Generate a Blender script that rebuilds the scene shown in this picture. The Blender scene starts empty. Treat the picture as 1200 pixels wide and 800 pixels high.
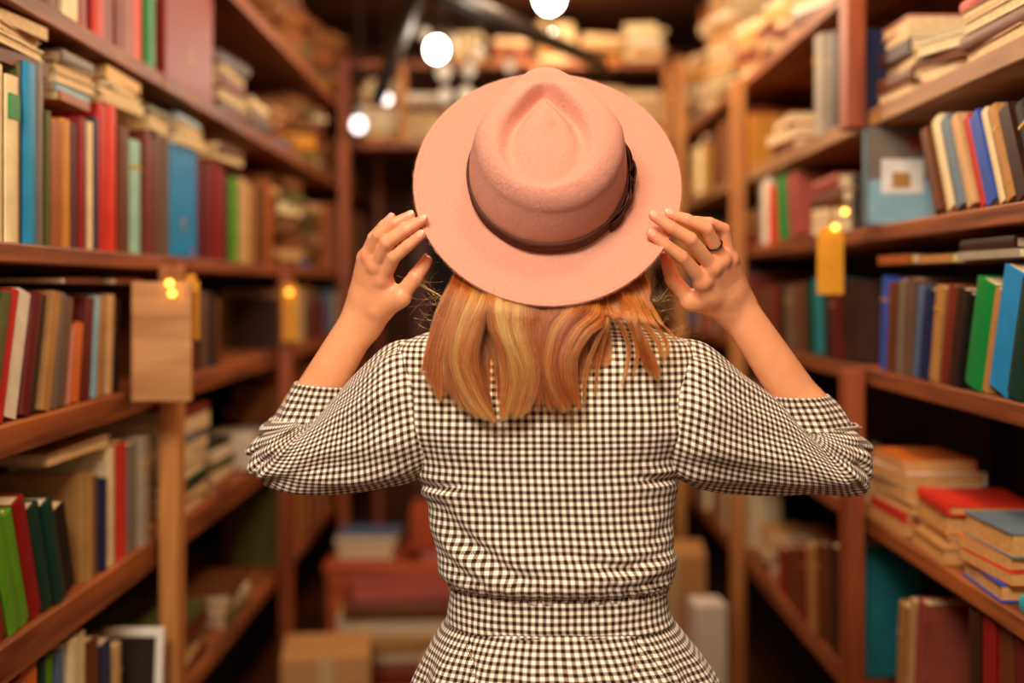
import bpy, bmesh, math, random
import numpy as np
from mathutils import Vector, Matrix, Quaternion

random.seed(7)
rng = np.random.default_rng(11)
PI = math.pi
FPX = 1250.0          # focal length in pixels of a 1200 px wide frame
HZ = 335.0            # row of the horizon
EYE = 1.40            # camera height
SC = bpy.context.scene
COL = SC.collection


def P(px, py, Y):
    """measured picture position at a known distance -> world point"""
    return Vector(((px - 600.0) * Y / FPX, Y, EYE - (py - HZ) * Y / FPX))


def sstep(a, b, x):
    t = np.clip((np.asarray(x, dtype=float) - a) / (b - a), 0.0, 1.0)
    return t * t * (3 - 2 * t)


def lin(h):
    h = h.lstrip('#')
    out = []
    for i in (0, 2, 4):
        c = int(h[i:i + 2], 16) / 255.0
        out.append(c / 12.92 if c <= 0.04045 else ((c + 0.055) / 1.055) ** 2.4)
    return (out[0], out[1], out[2], 1.0)


# ---------------------------------------------------------------- objects
def tag(o, label=None, cat=None, group=None, kind=None):
    if label: o['label'] = label
    if cat: o['category'] = cat
    if group: o['group'] = group
    if kind: o['kind'] = kind
    return o


def link_mesh(name, me, mats, parent=None, smooth=True):
    o = bpy.data.objects.new(name, me)
    COL.objects.link(o)
    if not isinstance(mats, (list, tuple)):
        mats = [mats]
    for m in mats:
        me.materials.append(m)
    if smooth:
        me.polygons.foreach_set('use_smooth', [True] * len(me.polygons))
    if parent is not None:
        o.parent = parent
        o.matrix_parent_inverse = parent.matrix_world.inverted() if False else Matrix.Identity(4)
    return o


def mesh_from(name, verts, faces, uvs=None):
    """verts list/array, faces list of tuples; uvs: per-vertex array (n,2) or per-loop list"""
    me = bpy.data.meshes.new(name)
    me.from_pydata([tuple(map(float, v)) for v in verts], [], [tuple(map(int, f)) for f in faces])
    if uvs is not None:
        ul = me.uv_layers.new(name='UVMap')
        li = np.empty(len(me.loops), dtype=np.int32)
        me.loops.foreach_get('vertex_index', li)
        ul.data.foreach_set('uv', np.asarray(uvs, dtype=np.float32)[li].ravel())
    me.update()
    return me


def empty(name, loc=(0, 0, 0), rot=(0, 0, 0)):
    o = bpy.data.objects.new(name, None)
    o.empty_display_size = 0.05
    o.location = loc
    o.rotation_euler = rot
    COL.objects.link(o)
    return o


class MB:
    """collects simple shapes, becomes ONE mesh object"""

    def __init__(self):
        self.v = []
        self.f = []
        self.m = []

    def add(self, vs, fs, mi=0):
        b = len(self.v)
        self.v += [tuple(v) for v in vs]
        self.f += [tuple(b + i for i in f) for f in fs]
        self.m += [mi] * len(fs)

    def box(self, x0, x1, y0, y1, z0, z1, mi=0, M=None):
        vs = [Vector((x, y, z)) for z in (z0, z1) for y in (y0, y1) for x in (x0, x1)]
        if M is not None:
            vs = [M @ v for v in vs]
        self.add(vs, [(0, 2, 3, 1), (4, 5, 7, 6), (0, 1, 5, 4), (2, 6, 7, 3), (0, 4, 6, 2), (1, 3, 7, 5)], mi)

    def tube(self, pts, rads, n=10, mi=0, cap=True):
        pts = [Vector(p) for p in pts]
        if not isinstance(rads, (list, tuple)):
            rads = [rads] * len(pts)
        b = []
        up = Vector((0.13, 0.31, 0.94))
        for i, p in enumerate(pts):
            t = (pts[min(i + 1, len(pts) - 1)] - pts[max(i - 1, 0)]).normalized()
            a = t.cross(up)
            if a.length < 1e-3:
                a = t.cross(Vector((1, 0, 0)))
            a.normalize()
            c = t.cross(a)
            for k in range(n):
                an = 2 * PI * k / n
                b.append(p + (a * math.cos(an) + c * math.sin(an)) * rads[i])
        fs = []
        for i in range(len(pts) - 1):
            for k in range(n):
                fs.append((i * n + k, i * n + (k + 1) % n, (i + 1) * n + (k + 1) % n, (i + 1) * n + k))
        if cap:
            fs.append(tuple(range(n))[::-1])
            fs.append(tuple((len(pts) - 1) * n + k for k in range(n)))
        self.add(b, fs, mi)

    def sphere(self, c, r, nu=16, nv=10, mi=0, sc=(1, 1, 1)):
        c = Vector(c)
        vs = [c + Vector((0, 0, r * sc[2]))]
        for j in range(1, nv):
            th = PI * j / nv
            for i in range(nu):
                ph = 2 * PI * i / nu
                vs.append(c + Vector((r * sc[0] * math.sin(th) * math.cos(ph), r * sc[1] * math.sin(th) * math.sin(ph), r * sc[2] * math.cos(th))))
        vs.append(c - Vector((0, 0, r * sc[2])))
        fs = [(0, 1 + i, 1 + (i + 1) % nu) for i in range(nu)]
        for j in range(nv - 2):
            for i in range(nu):
                a = 1 + j * nu
                fs.append((a + i, a + nu + i, a + nu + (i + 1) % nu, a + (i + 1) % nu))
        a = 1 + (nv - 2) * nu
        fs += [(a + i, len(vs) - 1, a + (i + 1) % nu) for i in range(nu)]
        self.add(vs, fs, mi)

    def build(self, name, mats, parent=None, smooth=False, bevel=0.0):
        me = bpy.data.meshes.new(name)
        me.from_pydata([tuple(v) for v in self.v], [], self.f)
        o = link_mesh(name, me, mats, parent, smooth)
        me.polygons.foreach_set('material_index', self.m)
        me.update()
        if bevel:
            md = o.modifiers.new('bevel', 'BEVEL')
            md.width = bevel
            md.segments = 2
            md.limit_method = 'ANGLE'
        return o


# ---------------------------------------------------------------- materials
MATS = {}


def new_mat(name):
    m = bpy.data.materials.new(name)
    m.use_nodes = True
    nt = m.node_tree
    nt.nodes.clear()
    out = nt.nodes.new('ShaderNodeOutputMaterial')
    bs = nt.nodes.new('ShaderNodeBsdfPrincipled')
    nt.links.new(bs.outputs[0], out.inputs[0])
    return m, nt, bs, out


def N(nt, t, **kw):
    n = nt.nodes.new(t)
    for k, v in kw.items():
        if k in n.inputs.keys() if hasattr(n.inputs, 'keys') else False:
            n.inputs[k].default_value = v
        else:
            setattr(n, k, v)
    return n


def mth(nt, op, a, b=None, c=None):
    n = nt.nodes.new('ShaderNodeMath')
    n.operation = op
    for i, x in enumerate((a, b, c)):
        if x is None:
            continue
        if isinstance(x, (int, float)):
            n.inputs[i].default_value = x
        else:
            nt.links.new(x, n.inputs[i])
    return n.outputs[0]


def mixc(nt, fac, a, b, mode='MIX'):
    n = nt.nodes.new('ShaderNodeMix')
    n.data_type = 'RGBA'
    n.blend_type = mode
    for sock, x in ((n.inputs[0], fac), (n.inputs[6], a), (n.inputs[7], b)):
        if isinstance(x, (int, float, tuple, list)):
            sock.default_value = x
        else:
            nt.links.new(x, sock)
    return n.outputs[2]


def plain(name, hexc, rough=0.6, metal=0.0, vary=0.12, scale=30.0, bump=0.0, spec=0.4):
    """paint / cloth / paper: one colour with a little wear, from noise"""
    key = name
    if key in MATS:
        return MATS[key]
    m, nt, bs, out = new_mat(name)
    tc = nt.nodes.new('ShaderNodeTexCoord')
    no = nt.nodes.new('ShaderNodeTexNoise')
    no.inputs['Scale'].default_value = scale
    no.inputs['Detail'].default_value = 4
    nt.links.new(tc.outputs['Object'], no.inputs['Vector'])
    c = lin(hexc)
    d = tuple(min(1, x * (1 - vary * 2.2)) for x in c[:3]) + (1,)
    e = tuple(min(1, x * (1 + vary)) for x in c[:3]) + (1,)
    nt.links.new(mixc(nt, no.outputs['Fac'], d, e), bs.inputs['Base Color'])
    bs.inputs['Roughness'].default_value = rough
    bs.inputs['Metallic'].default_value = metal
    bs.inputs['Specular IOR Level'].default_value = spec
    if bump:
        bp = nt.nodes.new('ShaderNodeBump')
        bp.inputs['Strength'].default_value = bump
        bp.inputs['Distance'].default_value = 0.002
        nt.links.new(no.outputs['Fac'], bp.inputs['Height'])
        nt.links.new(bp.outputs[0], bs.inputs['Normal'])
    MATS[key] = m
    return m


def wood(name, dark, light, axis='Y', scale=1.0, rough=0.55):
    if name in MATS:
        return MATS[name]
    m, nt, bs, out = new_mat(name)
    tc = nt.nodes.new('ShaderNodeTexCoord')
    mp = nt.nodes.new('ShaderNodeMapping')
    s = {'X': (1.2, 14, 14), 'Y': (14, 1.2, 14), 'Z': (14, 14, 1.2)}[axis]
    mp.inputs['Scale'].default_value = tuple(x * scale for x in s)
    nt.links.new(tc.outputs['Object'], mp.inputs['Vector'])
    no = nt.nodes.new('ShaderNodeTexNoise')
    no.inputs['Scale'].default_value = 2.2
    no.inputs['Detail'].default_value = 6
    no.inputs['Distortion'].default_value = 0.6
    nt.links.new(mp.outputs[0], no.inputs['Vector'])
    n2 = nt.nodes.new('ShaderNodeTexNoise')
    n2.inputs['Scale'].default_value = 3.0
    nt.links.new(tc.outputs['Object'], n2.inputs['Vector'])
    cr = nt.nodes.new('ShaderNodeValToRGB')
    cr.color_ramp.elements[0].position = 0.32
    cr.color_ramp.elements[0].color = lin(dark)
    cr.color_ramp.elements[1].position = 0.68
    cr.color_ramp.elements[1].color = lin(light)
    nt.links.new(no.outputs['Fac'], cr.inputs[0])
    c2 = mixc(nt, mth(nt, 'MULTIPLY', n2.outputs['Fac'], 0.45), cr.outputs[0], lin(dark))
    nt.links.new(c2, bs.inputs['Base Color'])
    bs.inputs['Roughness'].default_value = rough
    bp = nt.nodes.new('ShaderNodeBump')
    bp.inputs['Strength'].default_value = 0.35
    bp.inputs['Distance'].default_value = 0.003
    nt.links.new(no.outputs['Fac'], bp.inputs['Height'])
    nt.links.new(bp.outputs[0], bs.inputs['Normal'])
    MATS[name] = m
    return m


def gingham_mat():
    m, nt, bs, out = new_mat('gingham_cotton')
    uv = nt.nodes.new('ShaderNodeUVMap')
    sp = nt.nodes.new('ShaderNodeSeparateXYZ')
    nt.links.new(uv.outputs[0], sp.inputs[0])
    per = 0.0090

    def stripe(sock):
        a = mth(nt, 'DIVIDE', sock, per)
        f = mth(nt, 'FRACT', a)
        tri = mth(nt, 'ABSOLUTE', mth(nt, 'SUBTRACT', f, 0.5))     # 0..0.5
        r = nt.nodes.new('ShaderNodeMapRange')
        r.inputs['From Min'].default_value = 0.225
        r.inputs['From Max'].default_value = 0.285
        nt.links.new(tri, r.inputs['Value'])
        return r.outputs[0]

    a, b = stripe(sp.outputs[0]), stripe(sp.outputs[1])
    both = mth(nt, 'MULTIPLY', a, b)
    anyd = mth(nt, 'MAXIMUM', a, b)
    # twill of single yarns in the half-tone squares
    tw = mth(nt, 'ADD', sp.outputs[0], sp.outputs[1])
    tf = mth(nt, 'FRACT', mth(nt, 'DIVIDE', tw, per / 4.0))
    tws = mth(nt, 'SUBTRACT', tf, 0.5)
    twm = mth(nt, 'GREATER_THAN', tws, 0.0)
    half = mixc(nt, twm, lin('#6b5137'), lin('#c7ae90'))
    white = lin('#fbf3e2')
    c1 = mixc(nt, anyd, white, half)
    c2 = mixc(nt, both, c1, lin('#24150b'))
    nt.links.new(c2, bs.inputs['Base Color'])
    bs.inputs['Roughness'].default_value = 0.85
    bs.inputs['Specular IOR Level'].default_value = 0.2
    bs.inputs['Sheen Weight'].default_value = 0.15
    wv = nt.nodes.new('ShaderNodeTexNoise')
    wv.inputs['Scale'].default_value = 900
    nt.links.new(uv.outputs[0], wv.inputs['Vector'])
    n3 = nt.nodes.new('ShaderNodeTexNoise')
    n3.inputs['Scale'].default_value = 45
    n3.inputs['Detail'].default_value = 3
    nt.links.new(uv.outputs[0], n3.inputs['Vector'])
    # small puckers of the weave
    hh = mth(nt, 'ADD', mth(nt, 'MULTIPLY', n3.outputs['Fac'], 1.2), mth(nt, 'MULTIPLY', wv.outputs['Fac'], 0.1))
    bp = nt.nodes.new('ShaderNodeBump')
    bp.inputs['Strength'].default_value = 0.5
    bp.inputs['Distance'].default_value = 0.004
    nt.links.new(hh, bp.inputs['Height'])
    nt.links.new(bp.outputs[0], bs.inputs['Normal'])
    return m


def skin_mat():
    m, nt, bs, out = new_mat('skin')
    at = nt.nodes.new('ShaderNodeAttribute')
    at.attribute_name = 'blush'
    tc = nt.nodes.new('ShaderNodeTexCoord')
    no = nt.nodes.new('ShaderNodeTexNoise')
    no.inputs['Scale'].default_value = 40
    no.inputs['Detail'].default_value = 5
    nt.links.new(tc.outputs['Object'], no.inputs['Vector'])
    base = mixc(nt, no.outputs['Fac'], lin('#e49662'), lin('#f6ae80'))
    c = mixc(nt, at.outputs['Fac'], base, lin('#ec8a70'))
    nt.links.new(c, bs.inputs['Base Color'])
    bs.inputs['Roughness'].default_value = 0.42
    bs.inputs['Specular IOR Level'].default_value = 0.45
    bs.inputs['Subsurface Weight'].default_value = 0.18
    bs.inputs['Subsurface Radius'].default_value = (1.0, 0.35, 0.2)
    bs.inputs['Subsurface Scale'].default_value = 0.006
    n2 = nt.nodes.new('ShaderNodeTexNoise')
    n2.inputs['Scale'].default_value = 420
    n2.inputs['Detail'].default_value = 4
    nt.links.new(tc.outputs['Object'], n2.inputs['Vector'])
    wr = nt.nodes.new('ShaderNodeTexNoise')
    wr.inputs['Scale'].default_value = 90
    wr.inputs['Distortion'].default_value = 1.5
    nt.links.new(tc.outputs['Object'], wr.inputs['Vector'])
    h = mth(nt, 'ADD', mth(nt, 'MULTIPLY', n2.outputs['Fac'], 0.25), wr.outputs['Fac'])
    bp = nt.nodes.new('ShaderNodeBump')
    bp.inputs['Strength'].default_value = 0.22
    bp.inputs['Distance'].default_value = 0.0015
    nt.links.new(h, bp.inputs['Height'])
    nt.links.new(bp.outputs[0], bs.inputs['Normal'])
    return m


def felt_mat():
    m, nt, bs, out = new_mat('peach_wool_felt')
    tc = nt.nodes.new('ShaderNodeTexCoord')
    no = nt.nodes.new('ShaderNodeTexNoise')
    no.inputs['Scale'].default_value = 260
    no.inputs['Detail'].default_value = 6
    no.inputs['Roughness'].default_value = 0.75
    nt.links.new(tc.outputs['Object'], no.inputs['Vector'])
    n2 = nt.nodes.new('ShaderNodeTexNoise')
    n2.inputs['Scale'].default_value = 22
    n2.inputs['Detail'].default_value = 4
    nt.links.new(tc.outputs['Object'], n2.inputs['Vector'])
    c = mixc(nt, no.outputs['Fac'], lin('#d98c72'), lin('#f3b096'))
    c = mixc(nt, mth(nt, 'MULTIPLY', n2.outputs['Fac'], 0.35), c, lin('#e69a80'))
    nt.links.new(c, bs.inputs['Base Color'])
    bs.inputs['Roughness'].default_value = 0.95
    bs.inputs['Specular IOR Level'].default_value = 0.15
    bs.inputs['Sheen Weight'].default_value = 0.35
    bs.inputs['Sheen Roughness'].default_value = 0.5
    bs.inputs['Sheen Tint'].default_value = lin('#ffd0b8')
    bp = nt.nodes.new('ShaderNodeBump')
    bp.inputs['Strength'].default_value = 1.0
    bp.inputs['Distance'].default_value = 0.003
    nt.links.new(no.outputs['Fac'], bp.inputs['Height'])
    nt.links.new(bp.outputs[0], bs.inputs['Normal'])
    return m


def ribbon_mat():
    m, nt, bs, out = new_mat('brown_grosgrain_ribbon')
    uv = nt.nodes.new('ShaderNodeUVMap')
    wv = nt.nodes.new('ShaderNodeTexWave')
    wv.inputs['Scale'].default_value = 260
    nt.links.new(uv.outputs[0], wv.inputs['Vector'])
    nt.links.new(mixc(nt, wv.outputs['Fac'], lin('#4a2a20'), lin('#6b4234')), bs.inputs['Base Color'])
    bs.inputs['Roughness'].default_value = 0.8
    bs.inputs['Specular IOR Level'].default_value = 0.15
    return m


# ---------------------------------------------------------------- implicit body modelling
class Field:
    """signed distance field on a grid, smooth unions, extracted with surface nets"""

    def __init__(self, ax, ay, az):
        self.ax = [np.array(ax, float), np.array(ay, float), np.array(az, float)]
        self.h = 0.003
        self.n = [len(x) for x in self.ax]
        self.vol = np.full(tuple(self.n), 1.0, dtype=np.float32)

    def coords(self, lo, hi):
        sl = []
        for i in range(3):
            a = max(0, int(np.searchsorted(self.ax[i], lo[i])) - 1)
            b = min(self.n[i], int(np.searchsorted(self.ax[i], hi[i])) + 1)
            if b <= a:
                return None, None
            sl.append(slice(a, b))
        g = [self.ax[0][sl[0]][:, None, None], self.ax[1][sl[1]][None, :, None], self.ax[2][sl[2]][None, None, :]]
        return tuple(sl), g

    def comb(self, sl, d, k, sub=False, tgt=None):
        v = self.vol if tgt is None else tgt
        a = v[sl]
        if sub:
            h = np.clip(0.5 - 0.5 * (d + a) / k, 0, 1)
            v[sl] = (a + (-d - a) * h + k * h * (1 - h)).astype(np.float32)
        elif k <= 0:
            v[sl] = np.minimum(a, d)
        else:
            h = np.clip(0.5 + 0.5 * (a - d) / k, 0, 1)
            v[sl] = (a + (d - a) * h - k * h * (1 - h)).astype(np.float32)

    def cone(self, a, b, ra, rb, k=0.008, flat=None, tgt=None, sub=False):
        """round cone from a to b; flat=(axis vector, factor) squeezes the section along an axis"""
        a = np.array(a, float)
        b = np.array(b, float)
        m = max(ra, rb) + k + 3 * self.h
        sl, g = self.coords(np.minimum(a, b) - m, np.maximum(a, b) + m)
        if sl is None:
            return
        ab = b - a
        L2 = max(1e-12, float(ab @ ab))
        dx, dy, dz = g[0] - a[0], g[1] - a[1], g[2] - a[2]
        t = np.clip((dx * ab[0] + dy * ab[1] + dz * ab[2]) / L2, 0, 1)
        ex, ey, ez = dx - t * ab[0], dy - t * ab[1], dz - t * ab[2]
        d2 = ex * ex + ey * ey + ez * ez
        if flat is not None:
            ax, f = np.array(flat[0], float), flat[1]
            ax = ax / np.linalg.norm(ax)
            w = ex * ax[0] + ey * ax[1] + ez * ax[2]
            d2 = d2 + w * w * (1 / (f * f) - 1)
        d = np.sqrt(d2) - (ra + (rb - ra) * t)
        self.comb(sl, d, k, sub, tgt)

    def ell(self, c, r, k=0.01, R=None, sub=False, tgt=None):
        c = np.array(c, float)
        r = np.array(r, float)
        m = r.max() + k + 3 * self.h
        sl, g = self.coords(c - m, c + m)
        if sl is None:
            return
        dx, dy, dz = g[0] - c[0], g[1] - c[1], g[2] - c[2]
        if R is not None:   # rows of R = local axes
            lx = dx * R[0][0] + dy * R[0][1] + dz * R[0][2]
            ly = dx * R[1][0] + dy * R[1][1] + dz * R[1][2]
            lz = dx * R[2][0] + dy * R[2][1] + dz * R[2][2]
        else:
            lx, ly, lz = dx, dy, dz
        k0 = np.sqrt((lx / r[0]) ** 2 + (ly / r[1]) ** 2 + (lz / r[2]) ** 2)
        k1 = np.sqrt((lx / r[0] ** 2) ** 2 + (ly / r[1] ** 2) ** 2 + (lz / r[2] ** 2) ** 2)
        d = k0 * (k0 - 1) / np.maximum(k1, 1e-6)
        self.comb(sl, d, k, sub, tgt)

    def mesh(self):
        V = self.vol
        inside = V < 0
        c = [inside[i:inside.shape[0] - 1 + i, j:inside.shape[1] - 1 + j, k:inside.shape[2] - 1 + k] for i in (0, 1) for j in (0, 1) for k in (0, 1)]
        s = sum(x.astype(np.uint8) for x in c)
        act = (s > 0) & (s < 8)
        idx = np.argwhere(act)
        ids = np.full(act.shape, -1, dtype=np.int64)
        ids[act] = np.arange(len(idx))
        acc = np.zeros((len(idx), 3))
        cnt = np.zeros(len(idx))
        corners = [(i, j, k) for i in (0, 1) for j in (0, 1) for k in (0, 1)]
        for a in corners:
            for ax in range(3):
                if a[ax] == 1:
                    continue
                b = list(a)
                b[ax] = 1
                va = V[idx[:, 0] + a[0], idx[:, 1] + a[1], idx[:, 2] + a[2]]
                vb = V[idx[:, 0] + b[0], idx[:, 1] + b[1], idx[:, 2] + b[2]]
                cr = (va < 0) != (vb < 0)
                t = va / np.where(np.abs(va - vb) < 1e-12, 1e-12, va - vb)
                for q in range(3):
                    acc[:, q] += np.where(cr, a[q] + (t if q == ax else 0), 0)
                cnt += cr
        fi = idx + acc / cnt[:, None]
        pos = np.stack([np.interp(fi[:, q], np.arange(self.n[q]), self.ax[q]) for q in range(3)], axis=1)
        faces = []
        for ax in range(3):
            u, w = (ax + 1) % 3, (ax + 2) % 3
            n = V.shape
            sl0 = [slice(1, n[q] - 1) for q in range(3)]
            sl1 = list(sl0)
            sl0[ax] = slice(0, n[ax] - 1)
            sl1[ax] = slice(1, n[ax])
            A = inside[tuple(sl0)]
            B = inside[tuple(sl1)]
            e = np.argwhere(A != B)
            off = np.array([1, 1, 1])
            off[ax] = 0
            e = e + off
            flip = inside[e[:, 0], e[:, 1], e[:, 2]]
            du = np.zeros(3, int)
            du[u] = 1
            dw = np.zeros(3, int)
            dw[w] = 1
            q = [ids[tuple((e - x).T)] for x in (0 * du, du, du + dw, dw)]
            q = np.stack(q, axis=1)
            q[~flip] = q[~flip][:, ::-1]
            faces.append(q)
        faces = np.concatenate(faces)
        faces = faces[(faces >= 0).all(axis=1)]
        return pos, faces


def relax(pos, faces, it=2, lam=0.5):
    e = np.concatenate([faces[:, [0, 1]], faces[:, [1, 2]], faces[:, [2, 3]], faces[:, [3, 0]]])
    for _ in range(it):
        acc = np.zeros_like(pos)
        cnt = np.zeros(len(pos))
        for q in range(3):
            acc[:, q] = np.bincount(e[:, 0], pos[e[:, 1], q], len(pos)) + np.bincount(e[:, 1], pos[e[:, 0], q], len(pos))
        cnt = np.bincount(e[:, 0], minlength=len(pos)) + np.bincount(e[:, 1], minlength=len(pos))
        pos = pos + lam * (acc / np.maximum(cnt, 1)[:, None] - pos)
    return pos


def catmull(keys, n):
    """keys (m,k) -> n samples"""
    K = np.array(keys, float)
    m = len(K)
    K = np.vstack([2 * K[0] - K[1], K, 2 * K[-1] - K[-2]])
    out = []
    for s in np.linspace(0, m - 1 - 1e-9, n):
        i = int(s)
        t = s - i
        p0, p1, p2, p3 = K[i], K[i + 1], K[i + 2], K[i + 3]
        out.append(0.5 * ((2 * p1) + (-p0 + p2) * t + (2 * p0 - 5 * p1 + 4 * p2 - p3) * t * t + (-p0 + 3 * p1 - 3 * p2 + p3) * t ** 3))
    return np.array(out)


def grid_faces(nr, nc, wrap=True):
    f = []
    for i in range(nr - 1):
        for j in range(nc if wrap else nc - 1):
            a, b = i * nc + j, i * nc + (j + 1) % nc
            f.append((a, b, b + nc, a + nc))
    return f


def loft_uv(name, rings, U, V, mats, parent=None, flip=False):
    """rings (nr,nc+1,3) with the seam column doubled; U,V (nr,nc+1)"""
    nr, nc = rings.shape[:2]
    f = grid_faces(nr, nc, wrap=False)
    if flip:
        f = [q[::-1] for q in f]
    me = mesh_from(name, rings.reshape(-1, 3), f, np.stack([U.ravel(), V.ravel()], 1))
    return link_mesh(name, me, mats, parent)
# =====================================================================  THE WOMAN
SKIN = skin_mat()
GING = gingham_mat()


def axis_pts(*segs):
    """(start, stop, step) segments joined into one grid axis"""
    out = []
    for a, b, h in segs:
        out += list(np.arange(a, b - h * 0.5, h))
    out.append(segs[-1][1])
    return np.array(out)


CX = 0.046                     # body axis
YB = 1.335                     # depth of the shoulders
HAT_C = Vector((0.0438, 1.33, 1.5296))
HT = math.radians(32)
HAX = Vector((0, -math.cos(HT), math.sin(HT)))       # hat axis (towards its crown)
HYL = Vector((0, math.sin(HT), math.cos(HT)))        # towards the hat's front

# ---- arms: joints measured at the picture, each with its distance
ARM = {
    'L': dict(sh=P(482, 466, 1.335), el=P(333, 526, 1.392), wr=P(423, 375, 1.362), side=-1,
              fingers={
                  'index': [(449, 327, 1.325), (462, 301, 1.298), (479, 287, 1.288), (494, 275, 1.283)],
                  'middle': [(441, 311, 1.318), (454, 284, 1.290), (476, 269, 1.282), (496, 257, 1.279)],
                  'ring': [(434, 300, 1.322), (444, 275, 1.297), (463, 261, 1.286), (481, 252, 1.284)],
                  'pinky': [(428, 302, 1.333), (437, 278, 1.312), (449, 264, 1.301), (459, 254, 1.297)],
              },
              thumb=[(441, 361, 1.345), (470, 346, 1.328), (487, 324, 1.322), (500, 306, 1.330)]),
    'R': dict(sh=P(800, 466, 1.335), el=P(977, 529, 1.392), wr=P(865, 364, 1.362), side=1,
              fingers={
                  'index': [(824, 329, 1.310), (799, 301, 1.284), (780, 287, 1.276), (763, 274, 1.272)],
                  'middle': [(835, 313, 1.305), (809, 280, 1.274), (786, 266, 1.266), (766, 253, 1.264)],
                  'ring': [(846, 304, 1.310), (828, 268, 1.281), (805, 257, 1.273), (784, 250, 1.272)],
                  'pinky': [(856, 303, 1.322), (849, 268, 1.302), (832, 260, 1.290), (815, 258, 1.285)],
              },
              thumb=[(838, 352, 1.352), (808, 351, 1.345), (788, 327, 1.338), (780, 301, 1.330)]),
}
FR = {'index': (.0092, .0082, .0074, .0064), 'middle': (.0094, .0084, .0075, .0064), 'ring': (.0088, .0078, .0070, .0060), 'pinky': (.0078, .0068, .0061, .0053)}


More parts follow.
